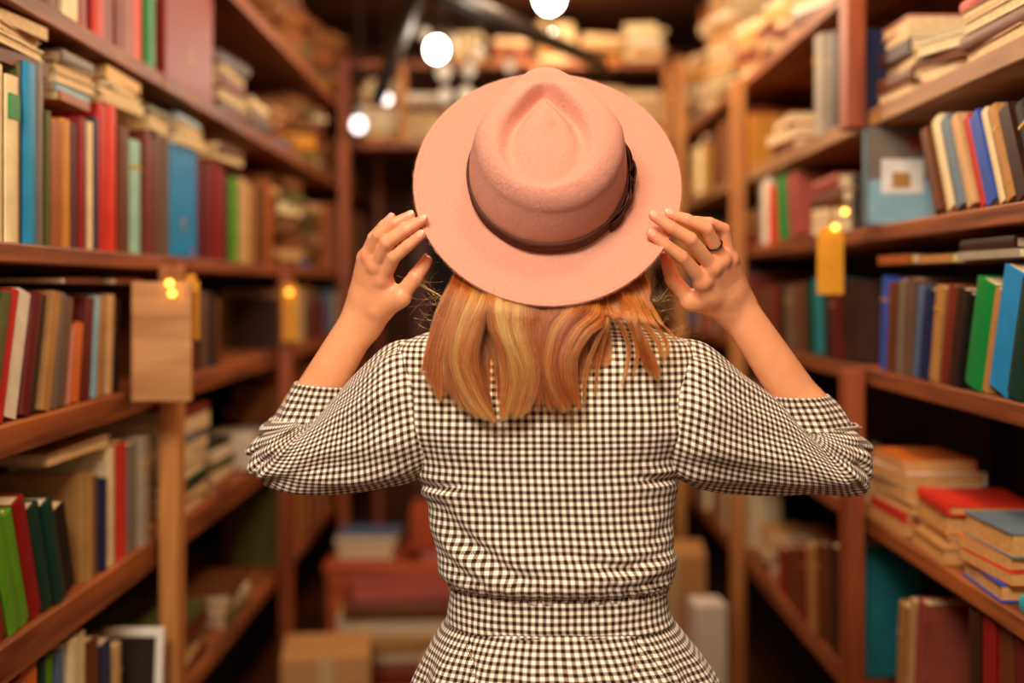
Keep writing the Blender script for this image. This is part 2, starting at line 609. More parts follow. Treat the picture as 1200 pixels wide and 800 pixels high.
def build_body():
    zf = 1.165
    F = Field(axis_pts((-.37, -.045, .0019), (-.045, .135, .004), (.135, .475, .0019)),
              axis_pts((1.19, 1.26, .004), (1.26, 1.44, .0019), (1.44, 1.62, .004)),
              axis_pts((-.01, zf, .006), (zf, 1.50, .0019), (1.50, 1.66, .004)))
    # ---- trunk
    F.ell((CX, YB + .005, 1.215), (.128, .078, .150), 0)
    F.ell((CX, YB + .005, 1.06), (.104, .070, .13), .05)
    F.ell((CX, YB + .005, .90), (.132, .085, .12), .06)
    for s in (-1, 1):
        F.ell((CX + s * .058, YB + .038, 1.185), (.042, .036, .045), .03)
    shl, shr = ARM['L']['sh'], ARM['R']['sh']
    F.cone((shl.x + .03, YB, 1.278), (CX, YB - .01, 1.322), .036, .042, .03)
    F.cone((shr.x - .03, YB, 1.278), (CX, YB - .01, 1.322), .036, .042, .03)
    # ---- legs down to bare feet under the skirt
    for s in (-1, 1):
        hx = CX + s * .082
        F.cone((hx - s * .006, YB, .86), (CX + s * .072, YB + .01, .48), .074, .050, .03)
        F.cone((CX + s * .072, YB + .01, .48), (CX + s * .070, YB - .012, .30), .048, .050, .02)
        F.cone((CX + s * .070, YB - .012, .30), (CX + s * .068, YB - .01, .085), .047, .030, .02)
        F.cone((CX + s * .068, YB - .025, .045), (CX + s * .085, YB + .135, .028), .034, .024, .025)
    # ---- head, tilted back
    th = math.radians(34)
    up = np.array((0, -math.sin(th), math.cos(th)))
    fw = np.array((0, math.cos(th), math.sin(th)))
    rt = np.array((1, 0, 0))
    H = np.array((HAT_C.x, 1.366, 1.497))
    R = [rt, fw, up]

    def L(x, f, u):
        return H + rt * x + fw * f + up * u
    F.cone((CX, YB - .005, 1.31), L(0, -.015, -.06), .055, .052, .025)
    F.ell(L(0, -.012, .012), (.070, .088, .083), .02, R)
    F.ell(L(0, .022, -.048), (.054, .062, .066), .03, R)
    F.ell(L(0, .062, -.092), (.022, .020, .016), .02, R)
    for s in (-1, 1):
        F.ell(L(s * .036, .060, -.022), (.020, .018, .018), .02, R)      # cheek
        F.ell(L(s * .028, .086, .008), (.017, .016, .011), .012, R, sub=True)  # eye socket
        F.ell(L(s * .028, .071, .006), (.0125, .0125, .0115), .002, R)  # eyeball and lids
        F.cone(L(s * .012, .076, .022), L(s * .042, .066, .022), .006, .004, .01)  # brow
        F.ell(L(s * .071, -.005, -.012), (.007, .017, .029), .006, R)     # ear
        F.ell(L(s * .077, .000, -.010), (.005, .009, .016), .004, R, sub=True)
        F.ell(L(s * .0065, .093, -.024), (.0045, .005, .004), .004, R)    # nostril wings
    F.cone(L(0, .078, .014), L(0, .099, -.021), .0050, .0058, .010)
    F.ell(L(0, .083, -.050), (.021, .010, .0055), .004, R)
    F.ell(L(0, .082, -.060), (.018, .010, .0065), .004, R)
    F.cone(L(-.020, .092, -.0552), L(.020, .092, -.0552), .0012, .0012, .002, sub=True)
    # ---- arms and hands
    dots = []
    for A in ARM.values():
        s = A['side']
        sh, el, wr = A['sh'], A['el'], A['wr']
        F.cone(sh, el, .036, .026, .014)
        mid = el.lerp(wr, .30)
        F.cone(el, mid, .027, .0300, .010)
        nrm = Vector((0, 1, 0))
        F.cone(mid, wr, .0300, .0250, .012, flat=(nrm, .88))
        # palm with metacarpals
        base = F.vol
        mc = {k: P(*v[0]) for k, v in A['fingers'].items()}
        pc = (mc['index'] + mc['pinky']) * .5
        hd = (pc - wr).normalized()
        across = (mc['index'] - mc['pinky']).normalized()
        pn = hd.cross(across).normalized()
        if pn.y > 0:
            pn = -pn          # towards the camera: back of the hand
        for k, wv in (('index', .42), ('middle', .14), ('ring', -.14), ('pinky', -.38)):
            st = wr + across * (.026 * wv) + hd * .006
            F.cone(st, mc[k], .0125, FR[k][0] + .0012, .010, flat=(pn, .86))
            st2 = wr + across * (.034 * wv) - pn * .006
            F.cone(st2, mc[k] - pn * .007 - hd * .006, .013, .0105, .012)
        F.cone(wr - hd * .012, wr + hd * .03, .021, .020, .012, flat=(pn, .78))
        # thumb root
        tp = [P(*q) for q in A['thumb']]
        F.cone(wr + across * .010 + hd * .012 - pn * .008, tp[1], .0165, .0120, .012)
        F.cone(mc['index'] - hd * .03 - pn * .004, tp[1] - hd * .004, .011, .008, .014)
        F.cone(tp[0] - pn * .006, pc - hd * .018 - pn * .012, .014, .012, .012)
        palm = F.vol.copy()
        res = None
        lst = []
        for k, pts in A['fingers'].items():
            q = [P(*z) for z in pts]
            r = FR[k]
            lst.append((q, r))
            for i in (1, 2):
                dots.append((q[i], .011, .35))
            dots.append((q[3], .013, .85))
            dots.append((q[0], .014, .45))
        lst.append(([tp[0], tp[1], tp[2], tp[3]], (.0125, .0105, .0098, .0078)))
        dots.append((tp[3], .014, .8))
        dots.append((tp[2], .012, .3))
        for q, r in lst:
            v = palm.copy() if False else None
            lo = np.min([np.array(z) for z in q], axis=0) - .04
            hi = np.max([np.array(z) for z in q], axis=0) + .04
            sl, _g = F.coords(lo, hi)
            sub = np.full(F.vol.shape, 1.0, dtype=np.float32) if False else None
            old = F.vol[sl].copy()
            F.vol[sl] = palm[sl]
            F.cone(q[0], q[1], r[0], r[1], .006)
            F.cone(q[1], q[2], r[1] * 1.02, r[2], .0016)
            F.cone(q[2], q[3], r[2] * 1.01, r[3], .0016)
            F.ell(q[0] + pn * .0015, (r[0] * 1.08,) * 3, .005)
            F.vol[sl] = np.minimum(old, F.vol[sl])
    pos, faces = F.mesh()
    pos = relax(pos, faces, 3, .5)
    blush = np.zeros(len(pos))
    for c, r, a in dots:
        d = np.linalg.norm(pos - np.array(c), axis=1)
        blush = np.maximum(blush, a * np.exp(-(d / r) ** 2))
    for sx in (-1, 1):
        pass
    for (x, f, u), r, a in (((0, .09, -.055), .010, 1.0), ((.04, .07, -.03), .02, .4), ((-.04, .07, -.03), .02, .4), ((0, .105, -.024), .01, .3)):
        d = np.linalg.norm((pos - L(x, f, u)) / np.array((1.6, 1, 1)), axis=1)
        blush = np.maximum(blush, a * np.exp(-(d / r) ** 2))
    me = bpy.data.meshes.new('person')
    me.vertices.add(len(pos))
    me.vertices.foreach_set('co', pos.astype(np.float32).ravel())
    me.loops.add(len(faces) * 4)
    me.loops.foreach_set('vertex_index', faces.astype(np.int32).ravel())
    me.polygons.add(len(faces))
    me.polygons.foreach_set('loop_start', np.arange(0, len(faces) * 4, 4, dtype=np.int32))
    me.update(calc_edges=True)
    me.validate()
    at = me.attributes.new('blush', 'FLOAT', 'POINT')
    at.data.foreach_set('value', blush.astype(np.float32))
    o = link_mesh('person', me, SKIN)
    return o, L, R


body, HEADL, HEADR = build_body()
tag(body, 'person in a checked dress, back turned, both hands raised to the hat brim', 'person')

# finger nails
NAIL = plain('pale_pink_nail', '#efb092', rough=0.3, vary=0.04, spec=0.6)
for A in ARM.values():
    todo = [(P(*v[2]), P(*v[3]), FR[k][3]) for k, v in A['fingers'].items()] + [(P(*A['thumb'][2]), P(*A['thumb'][3]), .0078)]
    for a, b, r in todo:
        t = (b - a).normalized()
        ref = Vector((0, -1, 0)) if True else None
        outv = (ref + Vector((0, 0, .55)) - t * ((ref + Vector((0, 0, .55))).dot(t))).normalized()
        if b.y > 1.325:
            outv = (Vector((A['side'] * .75, -.3, -.2)) - t * Vector((A['side'] * .75, -.3, -.2)).dot(t)).normalized()
        sd = t.cross(outv)
        vs, nu, nv = [], 9, 7
        for j in range(nv):
            w = j / (nv - 1)
            for i in range(nu):
                u = (i / (nu - 1) - .5) * 2
                an = u * .85
                wid = 1 - .22 * (2 * w - 1) ** 4
                l = (w - .5) * r * 1.9 + r * .50 - .0012 * u * u * (1 if w > .5 else -1)
                rr = r * 1.045 - .0004
                vs.append(b - t * r * .45 + t * l + (outv * math.cos(an) + sd * math.sin(an) * wid) * (rr if w < .8 else rr * (1 - (w - .8) * .6)))
        me = mesh_from('fingernail', vs, grid_faces(nv, nu, wrap=False))
        link_mesh('fingernail', me, NAIL, body)

# eyes (irises under the lids)
EYE_W = plain('eye_white', '#f2ece4', rough=.15, vary=.02)
EYE_I = plain('eye_iris', '#4a5f46', rough=.1, vary=.2)
for s in (-1, 1):
    mb = MB()
    c = Vector(HEADL(s * .028, .0718, .006))
    mb.sphere(c, .0105, 20, 12, 0)
    mb.sphere(c + Vector(HEADR[1]) * .0066, .0048, 14, 8, 1)
    mb.build('eye', [EYE_W, EYE_I], body, smooth=True)

# thin dark ring on the ring finger of the raised right hand
mb = MB()
a, b = P(*ARM['R']['fingers']['ring'][0]), P(*ARM['R']['fingers']['ring'][1])
c = a.lerp(b, .48)
t = (b - a).normalized()
e1 = t.cross(Vector((0, 1, 0))).normalized()
e2 = t.cross(e1).normalized()
ringr = .0093
mb.tube([c + (e1 * math.cos(2 * PI * k / 40) + e2 * math.sin(2 * PI * k / 40)) * ringr for k in range(41)], .0011, 8, cap=False)
o = mb.build('finger_ring', plain('dark_ring_metal', '#2c2a22', rough=.3, metal=.8), body, smooth=True)
o['label'] = 'thin dark finger ring'


# ---------------------------------------------------------------- dress
def px_of(X, Y, Z):
    return 600 + X * FPX / Y, HZ + (EYE - Z) * FPX / Y


def seg_dist(px, py, poly):
    best = np.full(np.shape(px), 1e9)
    s_at = np.zeros(np.shape(px))
    tot = 0
    n = len(poly) - 1
    for i in range(n):
        ax, ay = poly[i]
        bx, by = poly[i + 1]
        L2 = (bx - ax) ** 2 + (by - ay) ** 2
        t = np.clip(((px - ax) * (bx - ax) + (py - ay) * (by - ay)) / L2, 0, 1)
        sx, sy = px - ax - t * (bx - ax), py - ay - t * (by - ay)
        d = np.hypot(sx, sy)
        sg = np.sign((bx - ax) * (py - ay) - (by - ay) * (px - ax))
        upd = d < np.abs(best)
        best = np.where(upd, d * np.where(sg == 0, 1, sg), best)
        s_at = np.where(upd, (i + t) / n, s_at)
    return best, s_at


# folds across the back: (polyline in picture px at the back's own distance, depth m, width px)
CREASES = [
    ([(484, 566), (512, 572), (545, 570)], .0060, 5),
    ([(803, 560), (775, 563), (745, 561)], .0060, 5),
    ([(500, 590), (530, 625), (575, 660), (630, 692)], .0062, 9),
    ([(497, 575), (522, 600), (556, 640), (590, 655)], .0038, 8),
    ([(504, 620), (522, 650), (548, 676), (580, 690)], .0040, 7),
    ([(620, 648), (670, 652), (720, 668), (765, 676)], .0045, 8),
    ([(790, 640), (765, 655), (735, 668), (700, 664)], .0045, 7),
    ([(788, 605), (770, 632), (742, 648)], .0035, 8),
    ([(790, 668), (770, 682), (740, 690), (690, 690)], .0050, 7),
    ([(560, 672), (620, 676), (680, 674), (730, 684)], .0030, 9),
    ([(474, 545), (510, 548), (560, 556), (620, 560)], .0016, 12),
    ([(806, 540), (770, 548), (720, 556)], .0016, 12),
    ([(500, 470), (505, 520), (495, 555)], .0018, 10),
    ([(785, 470), (778, 520), (790, 555)], .0018, 10),
]


def fold_disp(px, py, seed=0):
    d = np.zeros(np.shape(px))
    for poly, dep, w in CREASES:
        q, s = seg_dist(px, py, poly)
        env = np.sin(np.clip(s, 0.02, .98) * PI) ** .5
        d += env * dep * (-np.exp(-(q / w) ** 2) + .75 * np.exp(-((q - 1.9 * w) / (1.5 * w)) ** 2) + .30 * np.exp(-((q + 1.9 * w) / (1.5 * w)) ** 2))
    return d


def torso_rings(keys, nth, nr, expo=2.35, sq=None):
    K = catmull(keys, nr)
    th = np.linspace(-PI, PI, nth + 1) + 0.0     # seam at the front, 0 = centre of the back
    pts = np.zeros((nr, nth + 1, 3))
    for i, (cx, hw, b, z, lift, yc) in enumerate(K):
        if sq is not None:
            expo = 2.35 + (sq - 2.35) * float(sstep(1.19, 1.235, z) * sstep(1.352, 1.335, z))
        sx = np.sign(np.sin(th)) * np.abs(np.sin(th)) ** (2 / expo)
        cy = np.sign(np.cos(th)) * np.abs(np.cos(th)) ** (2 / expo)
        pts[i, :, 0] = cx + hw * sx
        pts[i, :, 1] = yc - b * cy
        pts[i, :, 2] = z + lift * np.abs(sx) ** 2
    return pts, th


def arc_uv(pts, th):
    nr, nc = pts.shape[:2]
    mid = nc // 2
    U = np.zeros((nr, nc))
    dd = np.linalg.norm(np.diff(pts, axis=1), axis=2)
    U[:, mid + 1:] = np.cumsum(dd[:, mid:], axis=1)
    U[:, :mid] = -np.cumsum(dd[:, :mid][:, ::-1], axis=1)[:, ::-1]
    dv = np.linalg.norm(np.diff(pts, axis=0), axis=2)
    dv = dv[:, mid - 10:mid + 11].mean(axis=1)
    V = np.concatenate([[0], np.cumsum(dv)])
    return U, np.repeat(V[:, None], nc, axis=1)


def lvl(py, l, r, b, lift=0.0, Ye=1.335, yc=1.335, Yz=1.25):
    """silhouette row -> (centre x, half width, half depth, height, lift, centre depth)"""
    xl, xr = (l - 600) * Ye / FPX, (r - 600) * Ye / FPX
    return ((xl + xr) / 2, (xr - xl) / 2, b, EYE - (py - HZ) * Yz / FPX, lift, yc)


bod = [
    lvl(712, 529, 780, .079), lvl(704, 528, 781, .081),
    lvl(699, 525, 785, .089), lvl(690, 518, 789, .0955), lvl(676, 516, 790, .096),
    lvl(655, 512, 788, .091), lvl(630, 506, 788, .087), lvl(600, 499, 790, .086), lvl(575, 490, 796, .087),
    lvl(552, 480, 803, .088, .0), lvl(525, 470, 812, .090, .0), lvl(490, 464, 817, .091, .0), lvl(455, 460, 819, .089, .0),
    lvl(425, 461, 818, .086, .0), lvl(407, 468, 811, .076, -.002), lvl(393, 486, 793, .066, -.006),
    lvl(376, 530, 748, .058, -.006), lvl(366, 572, 706, .055, -.002), lvl(352, 585, 692, .054, 0),
]
pts, th = torso_rings(bod, 300, 260, 2.35, 3.3)
U, V = arc_uv(pts, th)
# displacement of the back and sides
cen = pts.mean(axis=1, keepdims=True)
nrm = pts - cen
nrm[:, :, 2] = 0
nrm /= np.linalg.norm(nrm, axis=2, keepdims=True)
bx, by = px_of(pts[:, :, 0], pts[:, :, 1], pts[:, :, 2])
back = sstep(1.345, 1.31, pts[:, :, 1])
dsp = fold_disp(bx, by) * back
wv = .0011 * np.sin(bx / 17.0 + np.sin(by / 23.0) * 1.3) * np.sin(by / 29.0 + bx / 80.0)
dsp += wv * sstep(380, 470, by) * sstep(712, 690, by)
# gathers just above the waist seam
dsp += .0016 * np.sin(th[None, :] * 46 + np.sin(th[None, :] * 7) * 2) * sstep(668, 694, by) * sstep(716, 700, by)
pts = pts + nrm * dsp[:, :, None]
V = V + .006 * ((bx - 645) / 140.0) ** 2 * sstep(560, 640, by) * back
dress = loft_uv('dress', pts, U, V, GING, body)
dress['label'] = 'brown and cream gingham dress'

# waistband
wb = [lvl(697, 527, 781, .0805), lvl(706, 527, 781, .0815), lvl(722, 527, 782, .0815), lvl(740, 525, 784, .083), lvl(747, 524, 787, .084), lvl(751, 524, 787, .084)]
pts, th = torso_rings(wb, 240, 50)
U, V = arc_uv(pts, th)
cen = pts.mean(axis=1, keepdims=True)
nrm = pts - cen
nrm[:, :, 2] = 0
nrm /= np.linalg.norm(nrm, axis=2, keepdims=True)
bx, by = px_of(pts[:, :, 0], pts[:, :, 1], pts[:, :, 2])
dd = -.0022 * np.exp(-((by - 746.5) / 1.6) ** 2) + .0007 * np.sin(bx / 11.0 + by / 9.0)
pts = pts + nrm * dd[:, :, None]
wbo = loft_uv('waistband', pts, U * 1.0 + .002, -V, GING, dress)

# skirt, gathered into the waistband, to just above the knee
sk = [lvl(745, 525, 786, .0825), lvl(750, 523, 788, .085), lvl(762, 515, 797, .092), lvl(780, 505, 810, .102), lvl(800, 496, 824, .112),
      lvl(850, 478, 850, .13), lvl(950, 455, 880, .15), lvl(1100, 430, 905, .17), lvl(1330, 405, 930, .19)]
pts, th = torso_rings(sk, 320, 150, 2.1)
U, V = arc_uv(pts, th)
U = th[None, :] * .150 + 0 * V          # gathered cloth keeps its count of checks
U = U * (1 + .0 * V)
U[:, :] = (U * 1.0)
cen = pts.mean(axis=1, keepdims=True)
nrm = pts - cen
nrm[:, :, 2] = 0
nrm /= np.linalg.norm(nrm, axis=2, keepdims=True)
bx, by = px_of(pts[:, :, 0], pts[:, :, 1], pts[:, :, 2])
g = sstep(746, 800, by)
gg = sstep(800, 1200, by)
side = .35 + .65 * sstep(.35, 1.0, np.abs(th))[None, :]
dd = side * (.0042 * g + .014 * gg) * np.sin(th[None, :] * 17 + 1.7 * np.sin(th[None, :] * 3))
for x0, x1 in ((548, 556), (752, 742)):
    q, s = seg_dist(bx, by, [(x0, 752), ((x0 + x1) / 2, 780), (x1, 815)])
    dd = dd - .0035 * np.exp(-(q / 2.2) ** 2) * back.mean() * 2 * (pts[:, :, 1] < 1.33)
q, s = seg_dist(bx, by, [(748, 750), (768, 772), (800, 812)])
dd = dd - .004 * np.exp(-(q / 3) ** 2) * (pts[:, :, 1] < 1.33)
pts = pts + nrm * dd[:, :, None]
loft_uv('skirt', pts, U, -V, GING, dress)


# ---------------------------------------------------------------- sleeves
def sleeve(side, shoulder, outer, pivot, cuff0, cuff1, Ys, rd, seed):
    """rings spanned between an upper and a lower contour point; all in picture px at distance Y"""
    keys = []
    for (a, b, Y, r2) in shoulder:
        keys.append((a[0], a[1], b[0], b[1], Y, r2))
    for (b, Y, r2) in outer:
        keys.append((pivot[0], pivot[1], b[0], b[1], Y, r2))
    nr, nt = 170, 220
    K = catmull(keys, nr)
    th = np.linspace(0, 2 * PI, nt + 1)
    pts = np.zeros((nr, nt + 1, 3))
    mids = []
    for i, (ax, ay, bx_, by_, Y, r2) in enumerate(K):
        A, B = np.array(P(ax, ay, Y)), np.array(P(bx_, by_, Y))
        m = (A + B) / 2
        e = (B - A) / 2
        mids.append(m)
        cs, sn = np.cos(th), np.sin(th)
        # th=0 lower/outer contour, PI upper/inner; sn>0 camera side
        ex = 2.3
        c2 = np.sign(cs) * np.abs(cs) ** (2 / ex)
        s2 = np.sign(sn) * np.abs(sn) ** (2 / ex)
        pts[i] = m + e[None, :] * c2[:, None] + np.array((0, -1, 0))[None, :] * (r2 * s2)[:, None]
    mids = np.array(mids)
    # V along the camera-side middle line between centre and outer edge
    trk = pts[:, nt // 6]
    V = np.concatenate([[0], np.cumsum(np.linalg.norm(np.diff(trk, axis=0), axis=1))])
    per = np.linalg.norm(np.diff(pts[40], axis=0), axis=1).sum()
    d0 = np.linalg.norm(np.diff(pts[25], axis=0), axis=1)
    Urow = np.concatenate([[0], np.cumsum(d0)])
    U = np.repeat(Urow[None, :], nr, axis=0)
    V = np.repeat(V[:, None], nt + 1, axis=1)
    s = np.linspace(0, 1, nr)[:, None]
    n = pts - mids[:, None, :]
    n /= np.maximum(np.linalg.norm(n, axis=2, keepdims=True), 1e-6)
    T = th[None, :]
    # folds that fan out from the end of the cuff seam to the outside of the elbow
    out_w = (np.cos(T) * .5 + .5) ** .6
    ph = s * 3.6 * 2 * PI / .42 * .5 + seed * 1.3 + .5 * np.sin(T * 2 + seed) + .35 * np.sin(T * 5)
    valley = np.abs(np.sin(ph))
    d = .0120 * sstep(.56, .66, s) * sstep(1.02, .97, s) * out_w * (valley ** .7 - .55)
    ph2 = s * 44 + T * 2.2 + seed * 3
    d = d + .0022 * sstep(.50, .64, s) * out_w * np.sin(ph2)
    d = d + .0035 * sstep(.40, .62, s) * sstep(1.0, .75, s) * np.sin(T * 7 + 3 * np.sin(s * 9 + seed) + seed)
    d = np.where(np.sin(T) < 0, np.maximum(d * .35, -.001), d)
    # long soft folds along the upper arm
    d = d + .0028 * sstep(.0, .2, s) * sstep(.75, .4, s) * np.sin(T * 5 + s * 7 + seed * 2)
    d = d + .0022 * sstep(.02, .12, s) * sstep(.6, .3, s) * np.sin(T * 11 - s * 9 + seed)
    # seam tuck where the sleeve is set in
    d = d - .0 * np.exp(-(s / .012) ** 2)
    d = d * sstep(0, .03, s) + 0
    pts = pts + n * d[:, :, None]
    sl = loft_uv('sleeve', pts, U, V, GING, dress, flip=(side > 0))
    # cuff: a plain band round the forearm just above the elbow
    keys = []
    for (a, b, Y, r2) in cuff0:
        keys.append((a[0], a[1], b[0], b[1], Y, r2))
    nr = 40
    K = catmull(keys, nr)
    pts = np.zeros((nr, nt + 1, 3))
    for i, (ax, ay, bx_, by_, Y, r2) in enumerate(K):
        A, B = np.array(P(ax, ay, Y)), np.array(P(bx_, by_, Y))
        m, e = (A + B) / 2, (B - A) / 2
        pts[i] = m + e[None, :] * np.cos(th)[:, None] + np.array((0, -1, 0))[None, :] * (r2 * np.sin(th))[:, None]
        # the hem of the cuff dips round the arm
    trk = pts[:, nt // 4]
    V = np.concatenate([[0], np.cumsum(np.linalg.norm(np.diff(trk, axis=0), axis=1))])
    d0 = np.linalg.norm(np.diff(pts[20], axis=0), axis=1)
    U = np.repeat(np.concatenate([[0], np.cumsum(d0)])[None, :], nr, axis=0)
    V = np.repeat(V[:, None], nt + 1, axis=1)
    n = pts - pts.mean(axis=1, keepdims=True)
    n /= np.linalg.norm(n, axis=2, keepdims=True)
    s = np.linspace(0, 1, nr)[:, None]
    d = .0016 * np.sin(T * 7 + seed + s * 3) * sstep(1.05, .4, s) + .0012 * np.sin(T * 3 + seed)
    pts = pts + n * d[:, :, None]
    cf = loft_uv('cuff', pts, U, V, GING, dress, flip=(side > 0))
    for ob in (cf, sl):
        md = ob.modifiers.new('thick', 'SOLIDIFY')
        md.thickness = .0012
        md.offset = -1


Y0 = 1.335
sleeve(-1,
       shoulder=[((500, 404), (512, 548), 1.335, .062), ((478, 397), (492, 558), 1.335, .076), ((461, 401), (474, 565), 1.335, .082), ((448, 410), (458, 569), 1.335, .081), ((432, 426), (438, 573), 1.34, .075), ((417, 441), (410, 576), 1.345, .067),
                 ((405, 452), (380, 577), 1.352, .062), ((392, 467), (352, 575), 1.358, .060), ((381, 480), (328, 569), 1.364, .060)],
       outer=[((310, 562), 1.370, .060), ((299, 550), 1.374, .060), ((296, 536), 1.378, .058), ((298, 522), 1.382, .056), ((304, 509), 1.385, .053), ((312, 498), 1.388, .050), ((318, 489), 1.390, .047)],
       pivot=(375, 488),
       cuff0=[((408, 499), (316, 500), 1.381, .043), ((409, 480), (328, 480), 1.381, .043), ((409, 466), (338, 462), 1.379, .041), ((409, 453), (347, 447), 1.375, .038)],
       cuff1=None, Ys=None, rd=None, seed=1.0)
sleeve(1,
       shoulder=[((772, 404), (764, 546), 1.335, .062), ((796, 396), (786, 556), 1.335, .076), ((815, 400), (804, 563), 1.335, .082), ((829, 407), (818, 567), 1.335, .081), ((847, 420), (840, 571), 1.34, .075), ((866, 435), (868, 574), 1.345, .067),
                 ((888, 450), (905, 577), 1.352, .062), ((905, 463), (940, 578), 1.358, .060), ((921, 484), (975, 578), 1.364, .060)],
       outer=[((998, 577), 1.370, .060), ((1009, 566), 1.374, .060), ((1014, 549), 1.378, .058), ((1014, 531), 1.382, .056), ((1010, 516), 1.385, .053), ((1003, 503), 1.388, .050), ((998, 495), 1.390, .047)],
       pivot=(931, 497),
       cuff0=[((911, 510), (1004, 510), 1.381, .045), ((907, 493), (994, 490), 1.381, .044), ((904, 478), (983, 474), 1.379, .041), ((903, 464), (970, 462), 1.375, .038)],
       cuff1=None, Ys=None, rd=None, seed=2.6)

# ---------------------------------------------------------------- hair
def hair_mat(name, c0, c1, strands):
    m, nt, bs, out = new_mat(name)
    if strands:
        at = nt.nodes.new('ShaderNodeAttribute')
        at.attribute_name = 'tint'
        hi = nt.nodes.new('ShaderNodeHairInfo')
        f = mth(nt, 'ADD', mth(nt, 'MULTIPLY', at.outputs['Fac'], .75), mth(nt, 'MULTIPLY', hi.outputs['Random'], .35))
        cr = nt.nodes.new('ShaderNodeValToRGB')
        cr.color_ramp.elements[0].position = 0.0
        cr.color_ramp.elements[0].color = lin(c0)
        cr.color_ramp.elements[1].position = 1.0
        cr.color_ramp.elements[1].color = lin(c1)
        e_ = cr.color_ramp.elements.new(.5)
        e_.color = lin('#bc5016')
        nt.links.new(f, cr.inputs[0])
        hb = nt.nodes.new('ShaderNodeBsdfHairPrincipled')
        hb.parametrization = 'COLOR'
        nt.links.new(cr.outputs[0], hb.inputs['Color'])
        hb.inputs['Roughness'].default_value = .24
        hb.inputs['Radial Roughness'].default_value = .35
        nt.links.new(hb.outputs[0], out.inputs[0])
    else:
        tc = nt.nodes.new('ShaderNodeUVMap')
        mp = nt.nodes.new('ShaderNodeMapping')
        mp.inputs['Scale'].default_value = (60, 2, 1)
        nt.links.new(tc.outputs[0], mp.inputs['Vector'])
        no = nt.nodes.new('ShaderNodeTexNoise')
        no.inputs['Scale'].default_value = 3
        nt.links.new(mp.outputs[0], no.inputs['Vector'])
        nt.links.new(mixc(nt, no.outputs['Fac'], lin(c0), lin(c1)), bs.inputs['Base Color'])
        bs.inputs['Roughness'].default_value = .45
        bs.inputs['Anisotropic'].default_value = .6
        bp = nt.nodes.new('ShaderNodeBump')
        bp.inputs['Strength'].default_value = .8
        bp.inputs['Distance'].default_value = .002
        nt.links.new(no.outputs['Fac'], bp.inputs['Height'])
        nt.links.new(bp.outputs[0], bs.inputs['Normal'])
    return m


